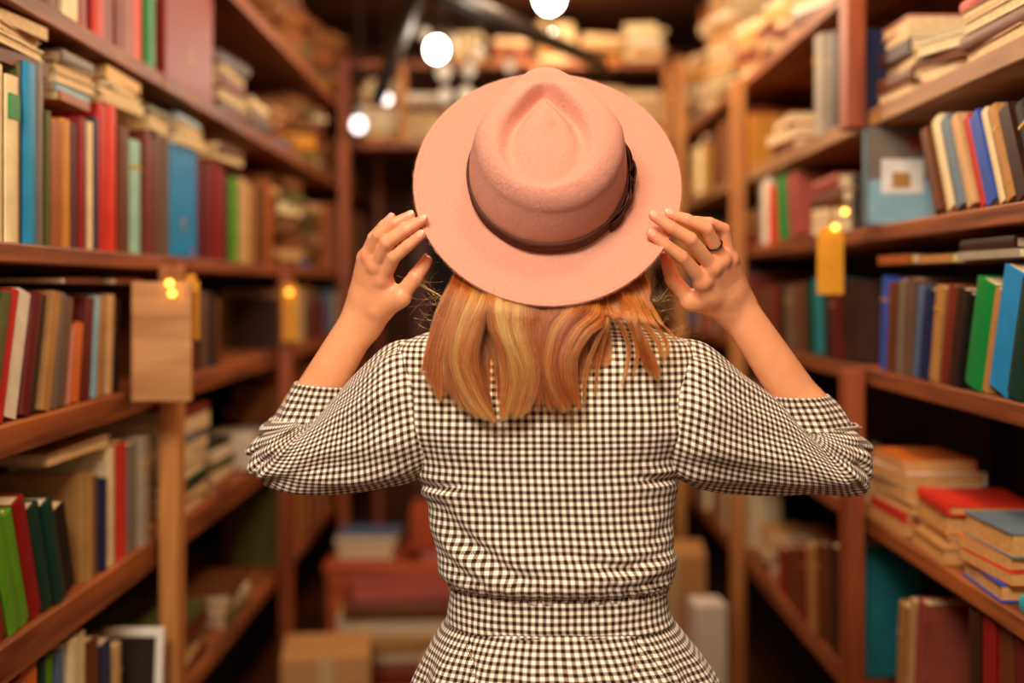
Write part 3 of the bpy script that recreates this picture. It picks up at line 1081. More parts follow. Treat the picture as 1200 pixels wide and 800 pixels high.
# guide locks: px polyline, distance at root and tip, half width m, tint (0 dark copper .. 1 golden; low at right and under the brim: painted shade), strands
LOCKS = [
    ([(528, 335), (512, 368), (500, 405), (492, 441)], 1.262, 1.243, .0050, .35, 260),
    ([(532, 338), (516, 380), (506, 420), (503, 462)], 1.260, 1.240, .0062, .40, 300),
    ([(540, 342), (524, 385), (516, 425), (516, 470)], 1.256, 1.236, .0068, .40, 330),
    ([(545, 345), (533, 385), (530, 425), (540, 462), (556, 488)], 1.250, 1.226, .0085, .85, 460),
    ([(556, 348), (540, 385), (535, 425), (550, 466), (574, 494)], 1.245, 1.222, .0080, 1.0, 460),
    ([(566, 350), (550, 385), (543, 422), (558, 462), (580, 495)], 1.240, 1.221, .0070, .90, 420),
    ([(574, 350), (561, 385), (553, 420), (562, 455), (578, 488)], 1.238, 1.224, .0060, .60, 330),
    ([(574, 350), (567, 385), (563, 418), (569, 450), (577, 480)], 1.240, 1.230, .0040, .25, 200),
    ([(572, 350), (574, 380), (586, 412), (590, 450), (584, 492)], 1.238, 1.221, .0068, .70, 360),
    ([(582, 352), (585, 385), (597, 418), (600, 455), (590, 494)], 1.236, 1.219, .0080, .95, 460),
    ([(596, 354), (599, 388), (610, 420), (612, 456), (600, 491)], 1.236, 1.219, .0080, .90, 460),
    ([(610, 355), (612, 388), (621, 420), (622, 455), (611, 488)], 1.236, 1.220, .0070, .70, 400),
    ([(622, 356), (622, 388), (629, 420), (630, 450), (619, 484)], 1.238, 1.222, .0060, .60, 330),
    ([(636, 357), (630, 388), (628, 420), (634, 450), (643, 480)], 1.240, 1.224, .0052, .15, 260),
    ([(650, 358), (638, 385), (634, 420), (641, 452), (654, 483)], 1.238, 1.221, .0068, .34, 350),
    ([(668, 358), (650, 384), (641, 420), (648, 452), (662, 483)], 1.236, 1.219, .0080, .38, 430),
    ([(686, 360), (664, 384), (652, 418), (656, 450), (668, 481)], 1.235, 1.218, .0080, .42, 430),
    ([(700, 366), (680, 384), (664, 414), (664, 448), (675, 480)], 1.235, 1.219, .0070, .32, 400),
    ([(708, 378), (692, 392), (676, 418), (674, 448), (681, 478)], 1.236, 1.222, .0056, .15, 320),
    ([(712, 374), (700, 398), (690, 425), (686, 455), (686, 480)], 1.238, 1.233, .0026, .30, 90),
    ([(713, 376), (706, 405), (700, 435), (698, 466)], 1.238, 1.236, .0020, .30, 55),
    ([(716, 368), (727, 380), (736, 405), (734, 432), (727, 456)], 1.240, 1.234, .0022, .45, 80),
    ([(734, 370), (742, 390), (747, 415), (742, 445)], 1.240, 1.234, .0028, .40, 90),
    ([(738, 368), (744, 390), (752, 415), (766, 446)], 1.238, 1.230, .0048, .50, 240),
    ([(744, 368), (751, 388), (762, 412), (777, 443)], 1.238, 1.229, .0044, .48, 220),
    ([(752, 370), (763, 388), (772, 405), (780, 430)], 1.242, 1.234, .0026, .40, 100),
    ([(762, 374), (775, 388), (782, 405), (780, 420)], 1.246, 1.240, .0018, .40, 60),
    ([(772, 376), (786, 388), (792, 402)], 1.250, 1.246, .0016, .40, 45),
    ([(690, 340), (705, 358), (722, 368), (742, 376)], 1.262, 1.240, .0085, .12, 420),  # from here the low tints paint the shade below the brim
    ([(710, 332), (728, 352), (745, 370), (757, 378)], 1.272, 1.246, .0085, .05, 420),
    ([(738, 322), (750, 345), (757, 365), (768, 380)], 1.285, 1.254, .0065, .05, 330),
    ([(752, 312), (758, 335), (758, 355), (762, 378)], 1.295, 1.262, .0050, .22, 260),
    ([(640, 345), (668, 356), (700, 366), (735, 374)], 1.250, 1.236, .0060, .30, 300),
]
for k in range(9):      # the hair that lies beneath, against the neck, tinted darker for shade
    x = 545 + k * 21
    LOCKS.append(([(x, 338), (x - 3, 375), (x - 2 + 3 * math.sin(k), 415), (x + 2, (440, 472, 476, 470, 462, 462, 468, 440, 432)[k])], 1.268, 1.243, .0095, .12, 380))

NB = 33
SHEETS = [([0, 1, 2], 1500, 1), ([3, 4, 5, 6, 7], 4200, 2), ([8, 9, 10, 11, 12], 4200, 3), ([13, 14, 15, 16, 17, 18], 4600, 4), ([23, 24], 700, 5), ([32, 28, 29], 1600, 6), ([30, 31], 1500, 7), ([29, 30], 1500, 18), ([42, 43], 1400, 19),
          ([19], 60, 8), ([20], 40, 9), ([21], 70, 10), ([22], 80, 11), ([25], 90, 12), ([26], 50, 13), ([27], 40, 14), (list(range(33, 42)), 4500, 15), ([2, 3], 500, 16), ([12, 13], 500, 17)]
LOCKS.append(([(690, 345), (706, 352), (720, 360), (732, 372)], 1.300, 1.275, .010, .0, 400))  # darkest tint: brim shade painted into the hair
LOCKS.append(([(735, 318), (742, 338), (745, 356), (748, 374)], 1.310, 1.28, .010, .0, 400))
hv, hf, huv = [], [], []
strand_pts, strand_n, strand_r, strand_t = [], [], [], []
CUR = []
NS = 26
for (poly, Ya, Yb, hw, tint, ns) in LOCKS:
    n = len(poly)
    keys = [(x, y, Ya + (Yb - Ya) * (i / (n - 1)) ** .7) for i, (x, y) in enumerate(poly)]
    # the roots come out from under the brim
    x0, y0 = poly[0]
    keys = [(x0 + (641 - x0) * .10, y0 - 26, Ya + .022)] + keys
    C = catmull(keys, NS)
    CUR.append((np.array([np.array(P(*c)) for c in C]), hw, tint))
for si_, (idx, cnt, seed) in enumerate(SHEETS):
    r = np.random.default_rng(seed)
    K = len(idx)
    Ws = np.array([CUR[i][0] for i in idx])
    hws = np.array([CUR[i][1] for i in idx])
    tints = np.array([CUR[i][2] for i in idx])

    def guide(w):
        w = min(max(w, 0), K - 1)
        i = min(int(w), K - 2) if K > 1 else 0
        t = w - i
        if K == 1:
            return Ws[0], hws[0], tints[0]
        t2 = t
        return Ws[i] * (1 - t2) + Ws[i + 1] * t2, hws[i] * (1 - t) + hws[i + 1] * t, tints[i] * (1 - t) + tints[i + 1] * t
    # cloth-like under-layer so that nothing shows through the lock
    if cnt > 400:
        m = 5 * K
        b = len(hv)
        for q in range(m):
            w = (K - 1) * q / (m - 1)
            G, hw, tn = guide(w)
            for j in range(NS):
                e = 1 - .9 * float(sstep(.80, 1.0, j / (NS - 1)))
                cen = Ws[:, j].mean(axis=0)
                p = cen + (G[j] - cen) * (.93 if j > NS * .5 else 1.0)
                hv.append(p + np.array((0, .0030 + .0035 * (1 - e), 0)))
                huv.append((w * 1.7 + seed, j / NS))
        for q in range(m - 1):
            for j in range(NS - 3):
                a0 = b + q * NS + j
                hf.append((a0, a0 + 1, a0 + NS + 1, a0 + NS))
    nclump = max(2, int(K * 4.5))
    cl_w = np.sort(r.uniform(-.15, K - 1 + .15, nclump)) if K > 1 else np.zeros(nclump)
    cl_len = r.uniform(.90, 1.03, nclump)
    cl_dep = r.uniform(-.0034, .0026, nclump)
    cl_t = r.normal(0, .16, nclump)
    cl_wob = r.normal(0, .0016, (nclump, 2))
    cl_ph = r.uniform(0, 6.28, nclump)
    npt = 15
    u = np.linspace(0, 1, npt)
    for q in range(cnt):
        w = r.uniform(0, K - 1) if K > 1 else 0.0
        c = int(np.argmin(np.abs(cl_w - w + r.normal(0, .10)))) if K > 1 else r.integers(0, nclump)
        G, hw, tn = guide(w)
        Gc, _, _ = guide(float(cl_w[c]))
        pull = (.10 + .55 * u ** 1.5)[:, None] * r.uniform(.5, 1.1)
        ln = cl_len[c] * r.uniform(.93, 1.01) if r.random() < .88 else r.uniform(.55, .9)
        ss = u * (NS - 1) * min(ln, 1.0)
        A = np.stack([np.interp(ss, np.arange(NS), G[:, k]) for k in range(3)], 1)
        B = np.stack([np.interp(ss, np.arange(NS), Gc[:, k]) for k in range(3)], 1)
        p = A * (1 - pull) + B * pull
        edge = 1.0 if K == 1 else .45
        ow = r.normal(0, 1.0) * hw * edge * .55
        prof = (1 - .45 * u ** 2)
        p[:, 0] += ow * prof + cl_wob[c, 0] * np.sin(u * 7 + cl_ph[c]) + r.normal(0, .0005) * np.sin(u * r.uniform(4, 9))
        p[:, 1] += cl_dep[c] * np.sin(u * PI * .9 + .3) - abs(r.normal(0, .0013)) + .0012 + cl_wob[c, 1] * .5 * np.sin(u * 6 + cl_ph[c])
        p += r.normal(0, .0009, 3)[None, :] * (u ** 3)[:, None]
        strand_pts.append(p)
        strand_n.append(npt)
        strand_r.append(.00017 * (1 - .7 * u ** 4))
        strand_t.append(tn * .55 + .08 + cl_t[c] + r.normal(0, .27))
# loose flyaway hairs
FLY = [((522, 345), (-1, 0), 26, 1.262), ((530, 368), (-.6, .6), 16, 1.25), ((762, 352), (1, .3), 26, 1.275), ((730, 372), (.9, .4), 60, 1.240), ((692, 376), (.2, 1), 60, 1.236), ((610, 372), (.3, 1), 40, 1.228), ((580, 480), (.4, 1), 40, 1.222), ((668, 470), (.2, 1), 40, 1.222), ((510, 440), (-.2, 1), 30, 1.24), ((780, 392), (.6, .7), 40, 1.244)]
for (cx, cy), (dx, dy), cnt, Y0f in FLY:
    for q in range(cnt):
        x, y = cx + rng.normal(0, 9), cy + rng.normal(0, 8)
        an = math.atan2(dy, dx) + rng.normal(0, .8)
        cur = rng.normal(0, 1.9)
        Y = Y0f + rng.normal(0, .003)
        ln = rng.uniform(22, 60)
        pp = []
        for k in range(12):
            pp.append(np.array(P(x, y, Y)))
            x += math.cos(an) * ln / 12
            y += math.sin(an) * ln / 12 + .3
            an += cur / 12
        strand_pts.append(np.array(pp))
        strand_n.append(12)
        strand_r.append(np.full(12, .00007))
        strand_t.append(.35 + rng.normal(0, .15))

# cap of hair over the skull, below the hat and round to the ears
nu, nv = 40, 24
b = len(hv)
for j in range(nv):
    el = math.radians(-62 + 150 * j / (nv - 1))
    for i in range(nu):
        az = math.radians(180 + 125 * (2 * i / (nu - 1) - 1))
        x, f, u = .078 * math.sin(az) * math.cos(el), .096 * math.cos(az) * math.cos(el) - .010, .091 * math.sin(el) + .008
        if el < 0:
            x *= 1 + .05 * math.sin(el)
        hv.append(np.array(HEADL(-x, f, u)))
        huv.append((i / nu * 6, j / nv))
for j in range(nv - 1):
    for i in range(nu - 1):
        hf.append((b + j * nu + i, b + j * nu + i + 1, b + (j + 1) * nu + i + 1, b + (j + 1) * nu + i))
me = mesh_from('hair', hv, hf, np.array(huv))
hair = link_mesh('hair', me, hair_mat('copper_hair', '#4e1a08', '#a8491a', False), body)
hair['label'] = 'shoulder-length golden copper hair in loose waves'

allp = np.concatenate(strand_pts)
cv = bpy.data.hair_curves.new('hair_strands')
cv.add_curves(strand_n)
cv.position_data.foreach_set('vector', allp.astype(np.float32).ravel())
ra = cv.attributes.get('radius') or cv.attributes.new('radius', 'FLOAT', 'POINT')
ra.data.foreach_set('value', np.concatenate(strand_r).astype(np.float32))
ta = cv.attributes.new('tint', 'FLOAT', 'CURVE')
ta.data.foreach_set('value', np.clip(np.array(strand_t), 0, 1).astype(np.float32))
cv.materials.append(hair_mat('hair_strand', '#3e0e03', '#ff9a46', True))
hs = bpy.data.objects.new('hair_strands', cv)
COL.objects.link(hs)
hs.parent = hair
# =====================================================================  THE HAT
FELT = felt_mat()
RIB = ribbon_mat()
hat = empty('fedora_hat')
tag(hat, 'peach felt fedora with wide flat brim, dented crown and brown ribbon, worn tilted back', 'hat')
HXL = Vector((1, 0, 0))
TW = math.radians(3.0)      # slight turn of the hat about its axis
hx = HXL * math.cos(TW) + HYL * math.sin(TW)
hy = HYL * math.cos(TW) - HXL * math.sin(TW)
HM = np.array([[hx.x, hy.x, HAX.x], [hx.y, hy.y, HAX.y], [hx.z, hy.z, HAX.z]])


def HW(p):
    """hat-local array (...,3) -> world"""
    return np.asarray(p) @ HM.T + np.array(HAT_C)


CA, CB = .0965, .1075        # crown base half width / half length
RX, RY = .1655, .1838


def crown_pt(phi, s):
    """phi angle (90 deg = front), s 0 = base .. 1 = top centre; arrays"""
    H0 = .112
    tau = np.clip((s - .36) / .24, 0, 1) * PI / 2
    wall = np.clip(s / .36, 0, 1)
    taper = 1 + .016 * np.sin(PI * wall) - .075 * wall ** 1.6
    rc = .032
    cs, sn = np.cos(phi), np.sin(phi)
    top = np.clip((s - .60) / .40, 0, 1)
    a, b = CA * taper, CB * taper
    a = a - rc * (1 - np.cos(tau))
    b = b - rc * (1 - np.cos(tau))
    k = 1 - top
    x, y = a * cs * k, b * sn * k
    Hp = H0 + .10 * np.clip(y, -.1, .1)
    z = np.where(s < .36, wall * (Hp - rc), Hp - rc + rc * np.sin(tau))
    # low dome over the top
    z = z + .010 * (1 - (1 - top) ** 2) * (s > .6)
    # teardrop dent: round at the back, pointed at the front
    y0, y1 = -.080, .060
    v = np.clip((y - y0) / (y1 - y0), 1e-4, 1 - 1e-4)
    hwid = .0490 * (v ** .48) * ((1 - v) ** .80) / .41
    xd = x + .0055 - .03 * y
    inside = np.clip(1 - np.abs(xd) / np.maximum(hwid, 1e-4), -2, 1)
    inside = np.where((y < y0) | (y > y1), -1.0, inside)
    dist = inside * np.maximum(hwid, .004)                 # metres from the outline, + inside
    fr = sstep(-.07, .045, y)
    groove = np.exp(-((dist - .008) / (.0100)) ** 2) * (.0052 + .0175 * fr)
    plate = sstep(-.008, .020, dist) * (.0080 + .004 * fr)
    z = z - (groove + plate) * sstep(.35, .6, s)
    # pinch of both front sides
    zz = sstep(.25, 1.0, z / H0)
    pin = .34 * sstep(.0, .085, y) * zz
    x = x * (1 - pin)
    # slightly hollow cheeks beside the front ridge
    return x, y, z


nphi, ns = 200, 150
phi = np.linspace(0, 2 * PI, nphi, endpoint=False)
s_ = np.concatenate([np.linspace(0, .36, 28, endpoint=False), np.linspace(.36, .60, 40, endpoint=False), np.linspace(.60, .999, 86)])
S, PH = np.meshgrid(s_, phi, indexing='ij')
x, y, z = crown_pt(PH, S)
cp = np.stack([x, y, z], 2)
# smooth the sharp cusp lines a little
for _ in range(22):
    m = cp.copy()
    m[1:-1] = .25 * (cp[:-2] + cp[2:]) + .5 * cp[1:-1]
    q = m.copy()
    q = .25 * (np.roll(m, 1, 1) + np.roll(m, -1, 1)) + .5 * m
    q[0] = cp[0]
    wv_ = sstep(.50, .60, s_)[:, None, None]
    cp = cp * (1 - wv_) + q * wv_ if _ > 5 else q
f = grid_faces(len(s_), nphi)
vv = list(HW(cp).reshape(-1, 3))
vv.append(vv[(len(s_) - 1) * nphi:].__iter__().__next__() * 0 + np.mean(vv[(len(s_) - 1) * nphi:], axis=0))
ci = len(vv) - 1
f += [((len(s_) - 1) * nphi + k, (len(s_) - 1) * nphi + (k + 1) % nphi, ci) for k in range(nphi)]
crown = link_mesh('crown', mesh_from('crown', vv, f), FELT, hat)

# brim with thickness: top sheet out, edge, bottom sheet back
nr = 46


def brim_z(x, y, t):
    rr = t
    return -.002 + .004 * rr + .0050 * rr ** 3 * (np.abs(x) / RX) ** 2 - .004 * rr ** 2 * np.clip(y / RY, 0, 1) + .002 * rr ** 2 * np.clip(-y / RY, 0, 1) + .0025 * np.exp(-((rr - .0) / .08) ** 2)


rows = []
tt = np.concatenate([np.linspace(0, .93, 36), np.linspace(.94, 1, 14)])
for side in (1, -1):
    seq = tt if side == 1 else tt[::-1]
    for t in seq:
        a, b = CA - .003 + (RX - CA + .003) * t, CB - .003 + (RY - CB + .003) * t
        wob = 1 + .006 * np.sin(phi * 2 + .6) * t
        x, y = a * np.cos(phi) * wob, b * np.sin(phi) * wob
        th_ = .0017 * math.sqrt(max(0, 1 - max(0, (t - .985) / .015) ** 2)) + .0006 * math.exp(-((t - .94) / .012) ** 2) * 1.0
        z = brim_z(x, y, t) + side * th_ - (.0006 * math.exp(-((t - .905) / .006) ** 2) if side == 1 else 0)
        rows.append(np.stack([x, y, z], 1))
bp_ = np.array(rows)
f = grid_faces(len(rows), nphi)
brim = link_mesh('brim', mesh_from('brim', HW(bp_).reshape(-1, 3), f), FELT, hat)

# short felt fuzz along the brim's edge and the crown
fz_p, fz_n, fz_r = [], [], []
for q in range(9000):
    if q < 4200:
        ph = rng.uniform(0, 2 * PI)
        t = 1.0
        p = np.array((RX * math.cos(ph) * (1 + .006 * math.sin(ph * 2 + .6)), RY * math.sin(ph) * (1 + .006 * math.sin(ph * 2 + .6)), 0.0))
        p[2] = brim_z(p[0], p[1], 1.0) + rng.uniform(-.0012, .0012)
        d = np.array((math.cos(ph), math.sin(ph), rng.normal(0, .7)))
    else:
        i, j = rng.integers(2, len(s_) - 2), rng.integers(0, nphi)
        p = cp[i, j]
        d = np.cross(cp[i, (j + 1) % nphi] - p, cp[i + 1, j] - p)
        d = d / max(1e-9, np.linalg.norm(d))
        if d @ (p - np.array((0, 0, .03))) < 0:
            d = -d
        d = d + rng.normal(0, .6, 3)
    d = d / np.linalg.norm(d)
    ln = rng.uniform(.0006, .0019)
    bend = rng.normal(0, .0006, 3)
    fz_p.append(HW(np.array([p - d * .0004, p + d * ln * .5 + bend * .3, p + d * ln + bend])))
    fz_n.append(3)
    fz_r.append(np.array([.00006, .00005, .00003]))
cv = bpy.data.hair_curves.new('felt_fuzz')
cv.add_curves(fz_n)
cv.position_data.foreach_set('vector', np.concatenate(fz_p).astype(np.float32).ravel())
ra = cv.attributes.get('radius') or cv.attributes.new('radius', 'FLOAT', 'POINT')
ra.data.foreach_set('value', np.concatenate(fz_r).astype(np.float32))
cv.materials.append(plain('felt_fuzz', '#f3a98c', rough=.9))
fo = bpy.data.objects.new('felt_fuzz', cv)
COL.objects.link(fo)
fo.parent = brim

# ribbon round the crown's foot
rows, uvr = [], []
prof = [(0.0005, .0006), (.0022, .001), (.0026, .004), (.0023, .0085), (.0034, .0095), (.0030, .0165), (.0026, .0195), (.0004, .0205)]
for k, (o_, zz) in enumerate(prof):
    w = np.clip(zz / (.112 - .032), 0, 1)
    tp = 1 + .016 * np.sin(PI * w) - .075 * w ** 1.6
    wav = .0006 * np.sin(phi * 9) * math.sin(zz / .0205 * PI)
    x, y = (CA * tp + o_ + wav) * np.cos(phi), (CB * tp + o_ + wav) * np.sin(phi)
    rows.append(np.stack([x, y, brim_z(CA * np.cos(phi), CB * np.sin(phi), 0) + .0026 + zz + 0 * x], 1))
bp_ = np.array(rows)
bu = np.stack([np.repeat(phi[None, :] * .1, len(prof), 0), np.repeat(np.array([p[1] for p in prof])[:, None], nphi, 1)], 2).reshape(-1, 2)
band = link_mesh('ribbon_band', mesh_from('ribbon_band', HW(bp_).reshape(-1, 3), grid_faces(len(prof), nphi), bu), RIB, hat)

# flat bow on the crown's right side: two folded loops, a knot and a cut tail
bow = MB()


def strip(p0, ph0, ph1, z0, z1, out0, out1, lift=0.0, n=16, thick=.0011, bulge=.0035):
    """a piece of ribbon lying along the band from angle ph0 to ph1"""
    vs = []
    for i in range(n + 1):
        t = i / n
        ph = ph0 + (ph1 - ph0) * t
        o_ = out0 + (out1 - out0) * t + bulge * math.sin(PI * t)
        for zz in (z0 + lift * t, z1 + lift * t * .6):
            for th_ in (0, thick):
                w = max(0, zz / .080)
                tp = 1 + .016 * np.sin(PI * w) - .075 * w ** 1.6
                c = np.array(((CA * tp + o_ + th_) * math.cos(ph), (CB * tp + o_ + th_) * math.sin(ph), zz + .002))
                vs.append(HW(c))
    fs = []
    for i in range(n):
        a = i * 4
        b_ = a + 4
        fs += [(a, a + 2, b_ + 2, b_), (a + 1, b_ + 1, b_ + 3, a + 3), (a, b_, b_ + 1, a + 1), (a + 2, a + 3, b_ + 3, b_ + 2)]
    fs += [(0, 1, 3, 2), (n * 4, n * 4 + 2, n * 4 + 3, n * 4 + 1)]
    bow.add(vs, fs)


D = math.radians
strip(None, D(-4), D(34), .003, .0235, .0035, .0045, n=18, bulge=.003)       # rear loop
strip(None, D(-2), D(24), .005, .0215, .0060, .0060, n=14, bulge=.004)
strip(None, D(-8), D(-40), .001, .0245, .0035, .0040, n=18, bulge=.003)      # front loop
strip(None, D(-8), D(-30), .004, .0215, .0060, .0065, n=14, bulge=.004)
strip(None, D(-28), D(-46), .000, .0200, .0060, .0045, lift=-.004, n=10, bulge=.002)  # tail
strip(None, D(-12), D(4), -.0005, .0255, .0085, .0085, n=10, thick=.002, bulge=.002)  # knot
bow.build('bow', RIB, band, smooth=False, bevel=.0003)
# =====================================================================  THE BOOKSHOP
SX = 0.69            # front edge of the shelves, either side of the aisle
DP = 0.30            # shelf depth
WOOD_B = wood('board_wood', '#5a260e', '#b86426', 'Y')
WOOD_L = wood('pale_board_wood', '#8a5a34', '#c99a68', 'Y')
WOOD_P = wood('post_wood', '#a05c26', '#dc9a50', 'Z')
WOOD_R = wood('red_post_wood', '#702c0e', '#b45c26', 'Z')
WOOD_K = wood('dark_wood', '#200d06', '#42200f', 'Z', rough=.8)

PAL = {
    'cream': '#efd9a6', 'pale yellow': '#ecd08a', 'ivory': '#f3e6cc', 'white': '#f4eee2', 'tan': '#b98548', 'beige': '#d3a873',
    'brown': '#6a3818', 'dark brown': '#3a1c0e', 'red-brown': '#7a2a14', 'orange-brown': '#a85a1e', 'ochre': '#cf8e2e', 'yellow': '#eab13a',
    'orange': '#e2762a', 'red': '#c8261c', 'scarlet': '#e0321e', 'dark red': '#8e1714', 'maroon': '#641613', 'pink': '#d98a78', 'rose': '#a04a3c',
    'blue': '#1a93c8', 'bright blue': '#1d8fd0', 'royal blue': '#2b56b8', 'navy': '#20284e', 'slate blue': '#5a6f93', 'light blue': '#8fb9cc',
    'teal': '#1f7f86', 'turquoise': '#35b3ba', 'mint': '#9fd0bd', 'green': '#128a3a', 'dark green': '#12382a', 'leaf green': '#5f9a1e', 'olive': '#5a5a2a',
    'grey': '#7a6f62', 'pale grey': '#a89c88', 'grey-brown': '#6e5240', 'charcoal': '#2e2a2a', 'black': '#161110', 'mauve': '#5e3a44', 'grey-blue': '#6d808c',
}
PAGE = plain('page_edges', '#e9cfa2', rough=.9, vary=.2, scale=120, spec=.1)
PAGE_O = plain('aged_page_edges', '#d99e5e', rough=.9, vary=.2, scale=120, spec=.1)
PAGE_D = plain('dimmed_page_edges', '#8e5a34', rough=.95, vary=.3, scale=60, spec=.05)  # page colour darkened so that the far shelves look dim
GOLDB = plain('gold_title_band', '#d9a640', rough=.4, metal=.3, vary=.2)


def cmat(c):
    return plain('cover_' + c.replace(' ', '_').replace('-', '_'), PAL[c], rough=.5, vary=.16, scale=24, spec=.35)


BOOKS = []           # (object, info) for the labels
WORDS_N = ['first', 'second', 'third', 'fourth', 'fifth', 'sixth', 'seventh', 'eighth', 'ninth', 'tenth', 'eleventh', 'twelfth', 'thirteenth', 'fourteenth',
           'fifteenth', 'sixteenth', 'seventeenth', 'eighteenth', 'nineteenth', 'twentieth', 'twenty-first', 'twenty-second', 'twenty-third', 'twenty-fourth',
           'twenty-fifth', 'twenty-sixth', 'twenty-seventh', 'twenty-eighth', 'twenty-ninth', 'thirtieth']


def make_book(t, h, d, colour, soft=False, band=None, pages=None, round_spine=True):
    """thickness t along y, height h along z, depth d along -x, spine face at x=0"""
    mb = MB()
    bt = .0012 if soft else .0026
    e = 0 if soft else .003
    mb.box(-d, -.003, -t / 2, -t / 2 + bt, 0, h)
    mb.box(-d, -.003, t / 2 - bt, t / 2, 0, h)
    n = 5
    vs = []
    for k in range(n + 1):
        y = -t / 2 + t * k / n
        bul = (.10 * t if round_spine and not soft else .0) * (1 - (2 * k / n - 1) ** 2)
        for z in (0, h):
            vs += [(-.003 + bul * .9 - .0 if 0 else bul, y, z), (-.0045, y, z)]
    fs = []
    for k in range(n):
        a = k * 4
        b = a + 4
        fs += [(a, b, b + 2, a + 2), (a + 1, a + 3, b + 3, b + 1), (a, a + 1, b + 1, b), (a + 2, b + 2, b + 3, a + 3)]
    fs += [(0, 2, 3, 1), (n * 4, n * 4 + 1, n * 4 + 3, n * 4 + 2)]
    mb.add(vs, fs, 0)
    if band:
        for (z0, z1, bc) in band:
            mb.box(-.004, .0003 + (.10 * t if round_spine and not soft else 0), -t * .36, t * .36, h * z0, h * z1, 1 if bc == 0 else 2)
    mats = [cmat(colour), GOLDB]
    if band and any(b[2] != 0 for b in band):
        mats.append(cmat([b[2] for b in band if b[2] != 0][0]))
    o = mb.build('paperback_book' if soft else 'hardback_book', mats)
    pb = MB()
    pb.box(-d + e, -.0046, -t / 2 + bt, t / 2 - bt, e, h - e)
    pg = pb.build('page_block', [PAGE_O if pages == 'o' else PAGE], o)
    return o


def Ypl(px, side, X=SX):
    """distance along the shelf front at a picture column"""
    return X * FPX / abs(px - 600.0)


def zat(py, Y):
    return EYE - (py - HZ) * Y / FPX


def upright(side, y0, y1, z, h, colour, lean=0.0, prot=0.0, d=.15, info=None, **kw):
    """a standing book between y0 and y1 along the shelf; lean in degrees, + = top away from the camera"""
    t = max(.008, y1 - y0)
    o = make_book(t, h, d, colour, **kw)
    a = math.radians(lean)
    rz = 0 if side < 0 else PI
    x = side * (SX + .012 - prot)
    Rx = Matrix.Rotation(-a, 4, 'X')
    if abs(a) < 1e-4:
        org = Vector((x, (y0 + y1) / 2, z))
    elif a > 0:
        org = Vector((x, y1, z)) + Rx @ Vector((0, -t / 2, 0))
    else:
        org = Vector((x, y0, z)) + Rx @ Vector((0, t / 2, 0))
    o.matrix_world = Matrix.Translation(org) @ Rx @ Matrix.Rotation(rz, 4, 'Z')
    inf = dict(c=colour, y=y0, h=h, t=t, lean=lean, lying=False, soft=kw.get('soft', False))
    inf.update(info or {})
    BOOKS.append((o, inf))
    return o


def gap_over(side, z):
    lv = LZ if side < 0 else RZ
    up = [q - t for q, t in lv if q - t > z + .05]
    return (min(up) - z) if up else .45


def row(side, z, items, place, ymin=1.0, ymax=9.9, seed=1, bands=.35, depth=(.13, .19)):
    """items: (px0, px1, top py, colour[, lean]) along the shelf front, measured in the picture"""
    r = random.Random(seed)
    L = []
    for it in items:
        px0, px1, pt, c = it[:4]
        lean = it[4] if len(it) > 4 else 0
        ya, yb = sorted((Ypl(px0, side), Ypl(px1, side)))
        ym = (ya + yb) / 2
        h = zat(pt, ym) - z
        ca = math.cos(math.radians(lean))
        h = min(h, gap_over(side, z) - .008 - (yb - ya) * abs(math.sin(math.radians(lean))))
        L.append([ya, yb, max(.09, min(.36, h / max(.8, ca))), c, lean])
    L.sort(key=lambda q: q[0])
    cur = ymin
    prev = None
    for ya, yb, h, c, lean in L:
        n = 1
        while (yb - ya) / n > .062:
            n += 1
        w = (yb - ya) / n
        for k in range(n):
            hh = h * (1 - (r.uniform(.0, .05) if k else 0))
            a = math.radians(abs(lean))
            t = w * math.cos(a) - .0012
            y0 = max(ya + k * w, cur + .0006)
            if prev is not None:
                pl, ph, pend = prev
                if pl > 0 and lean < pl - .01:
                    y0 = max(y0, pend + ph * math.sin(math.radians(pl)) + .002) if lean <= 0 else max(y0, pend + ph * math.sin(math.radians(pl - lean)) + .003)
                if lean < 0 and pl > lean + .01:
                    q = abs(lean) - abs(min(0, pl))
                    y0 = max(y0, pend + max(hh, ph) * math.sin(math.radians(q)) + .003)
            if lean > 0:
                foot = t / math.cos(a) if prev and prev[0] == lean else t * math.cos(a) + .0
                end = y0 + foot
                y1 = end
                if y0 + foot > ymax:
                    continue
                s0, s1 = y1 - t, y1
            elif lean < 0:
                s0, s1 = y0, y0 + t
                end = y0 + t / math.cos(a)
            else:
                s0, s1 = y0, y0 + t
                end = s1
            ext = end + (hh * math.sin(a) if lean > 0 else 0)
            if ext > ymax:
                continue
            soft = r.random() < .35
            band = None
            if r.random() < bands and not soft:
                band = [(.745, .775, 0)] + ([(.15, .165, 0)] if r.random() < .5 else [])
            upright(side, s0, s1, z, hh, c, lean, prot=r.uniform(-.004, .005), d=r.uniform(*depth), info=dict(place=place), soft=soft, band=band)
            cur = end
            prev = (lean, hh, end)


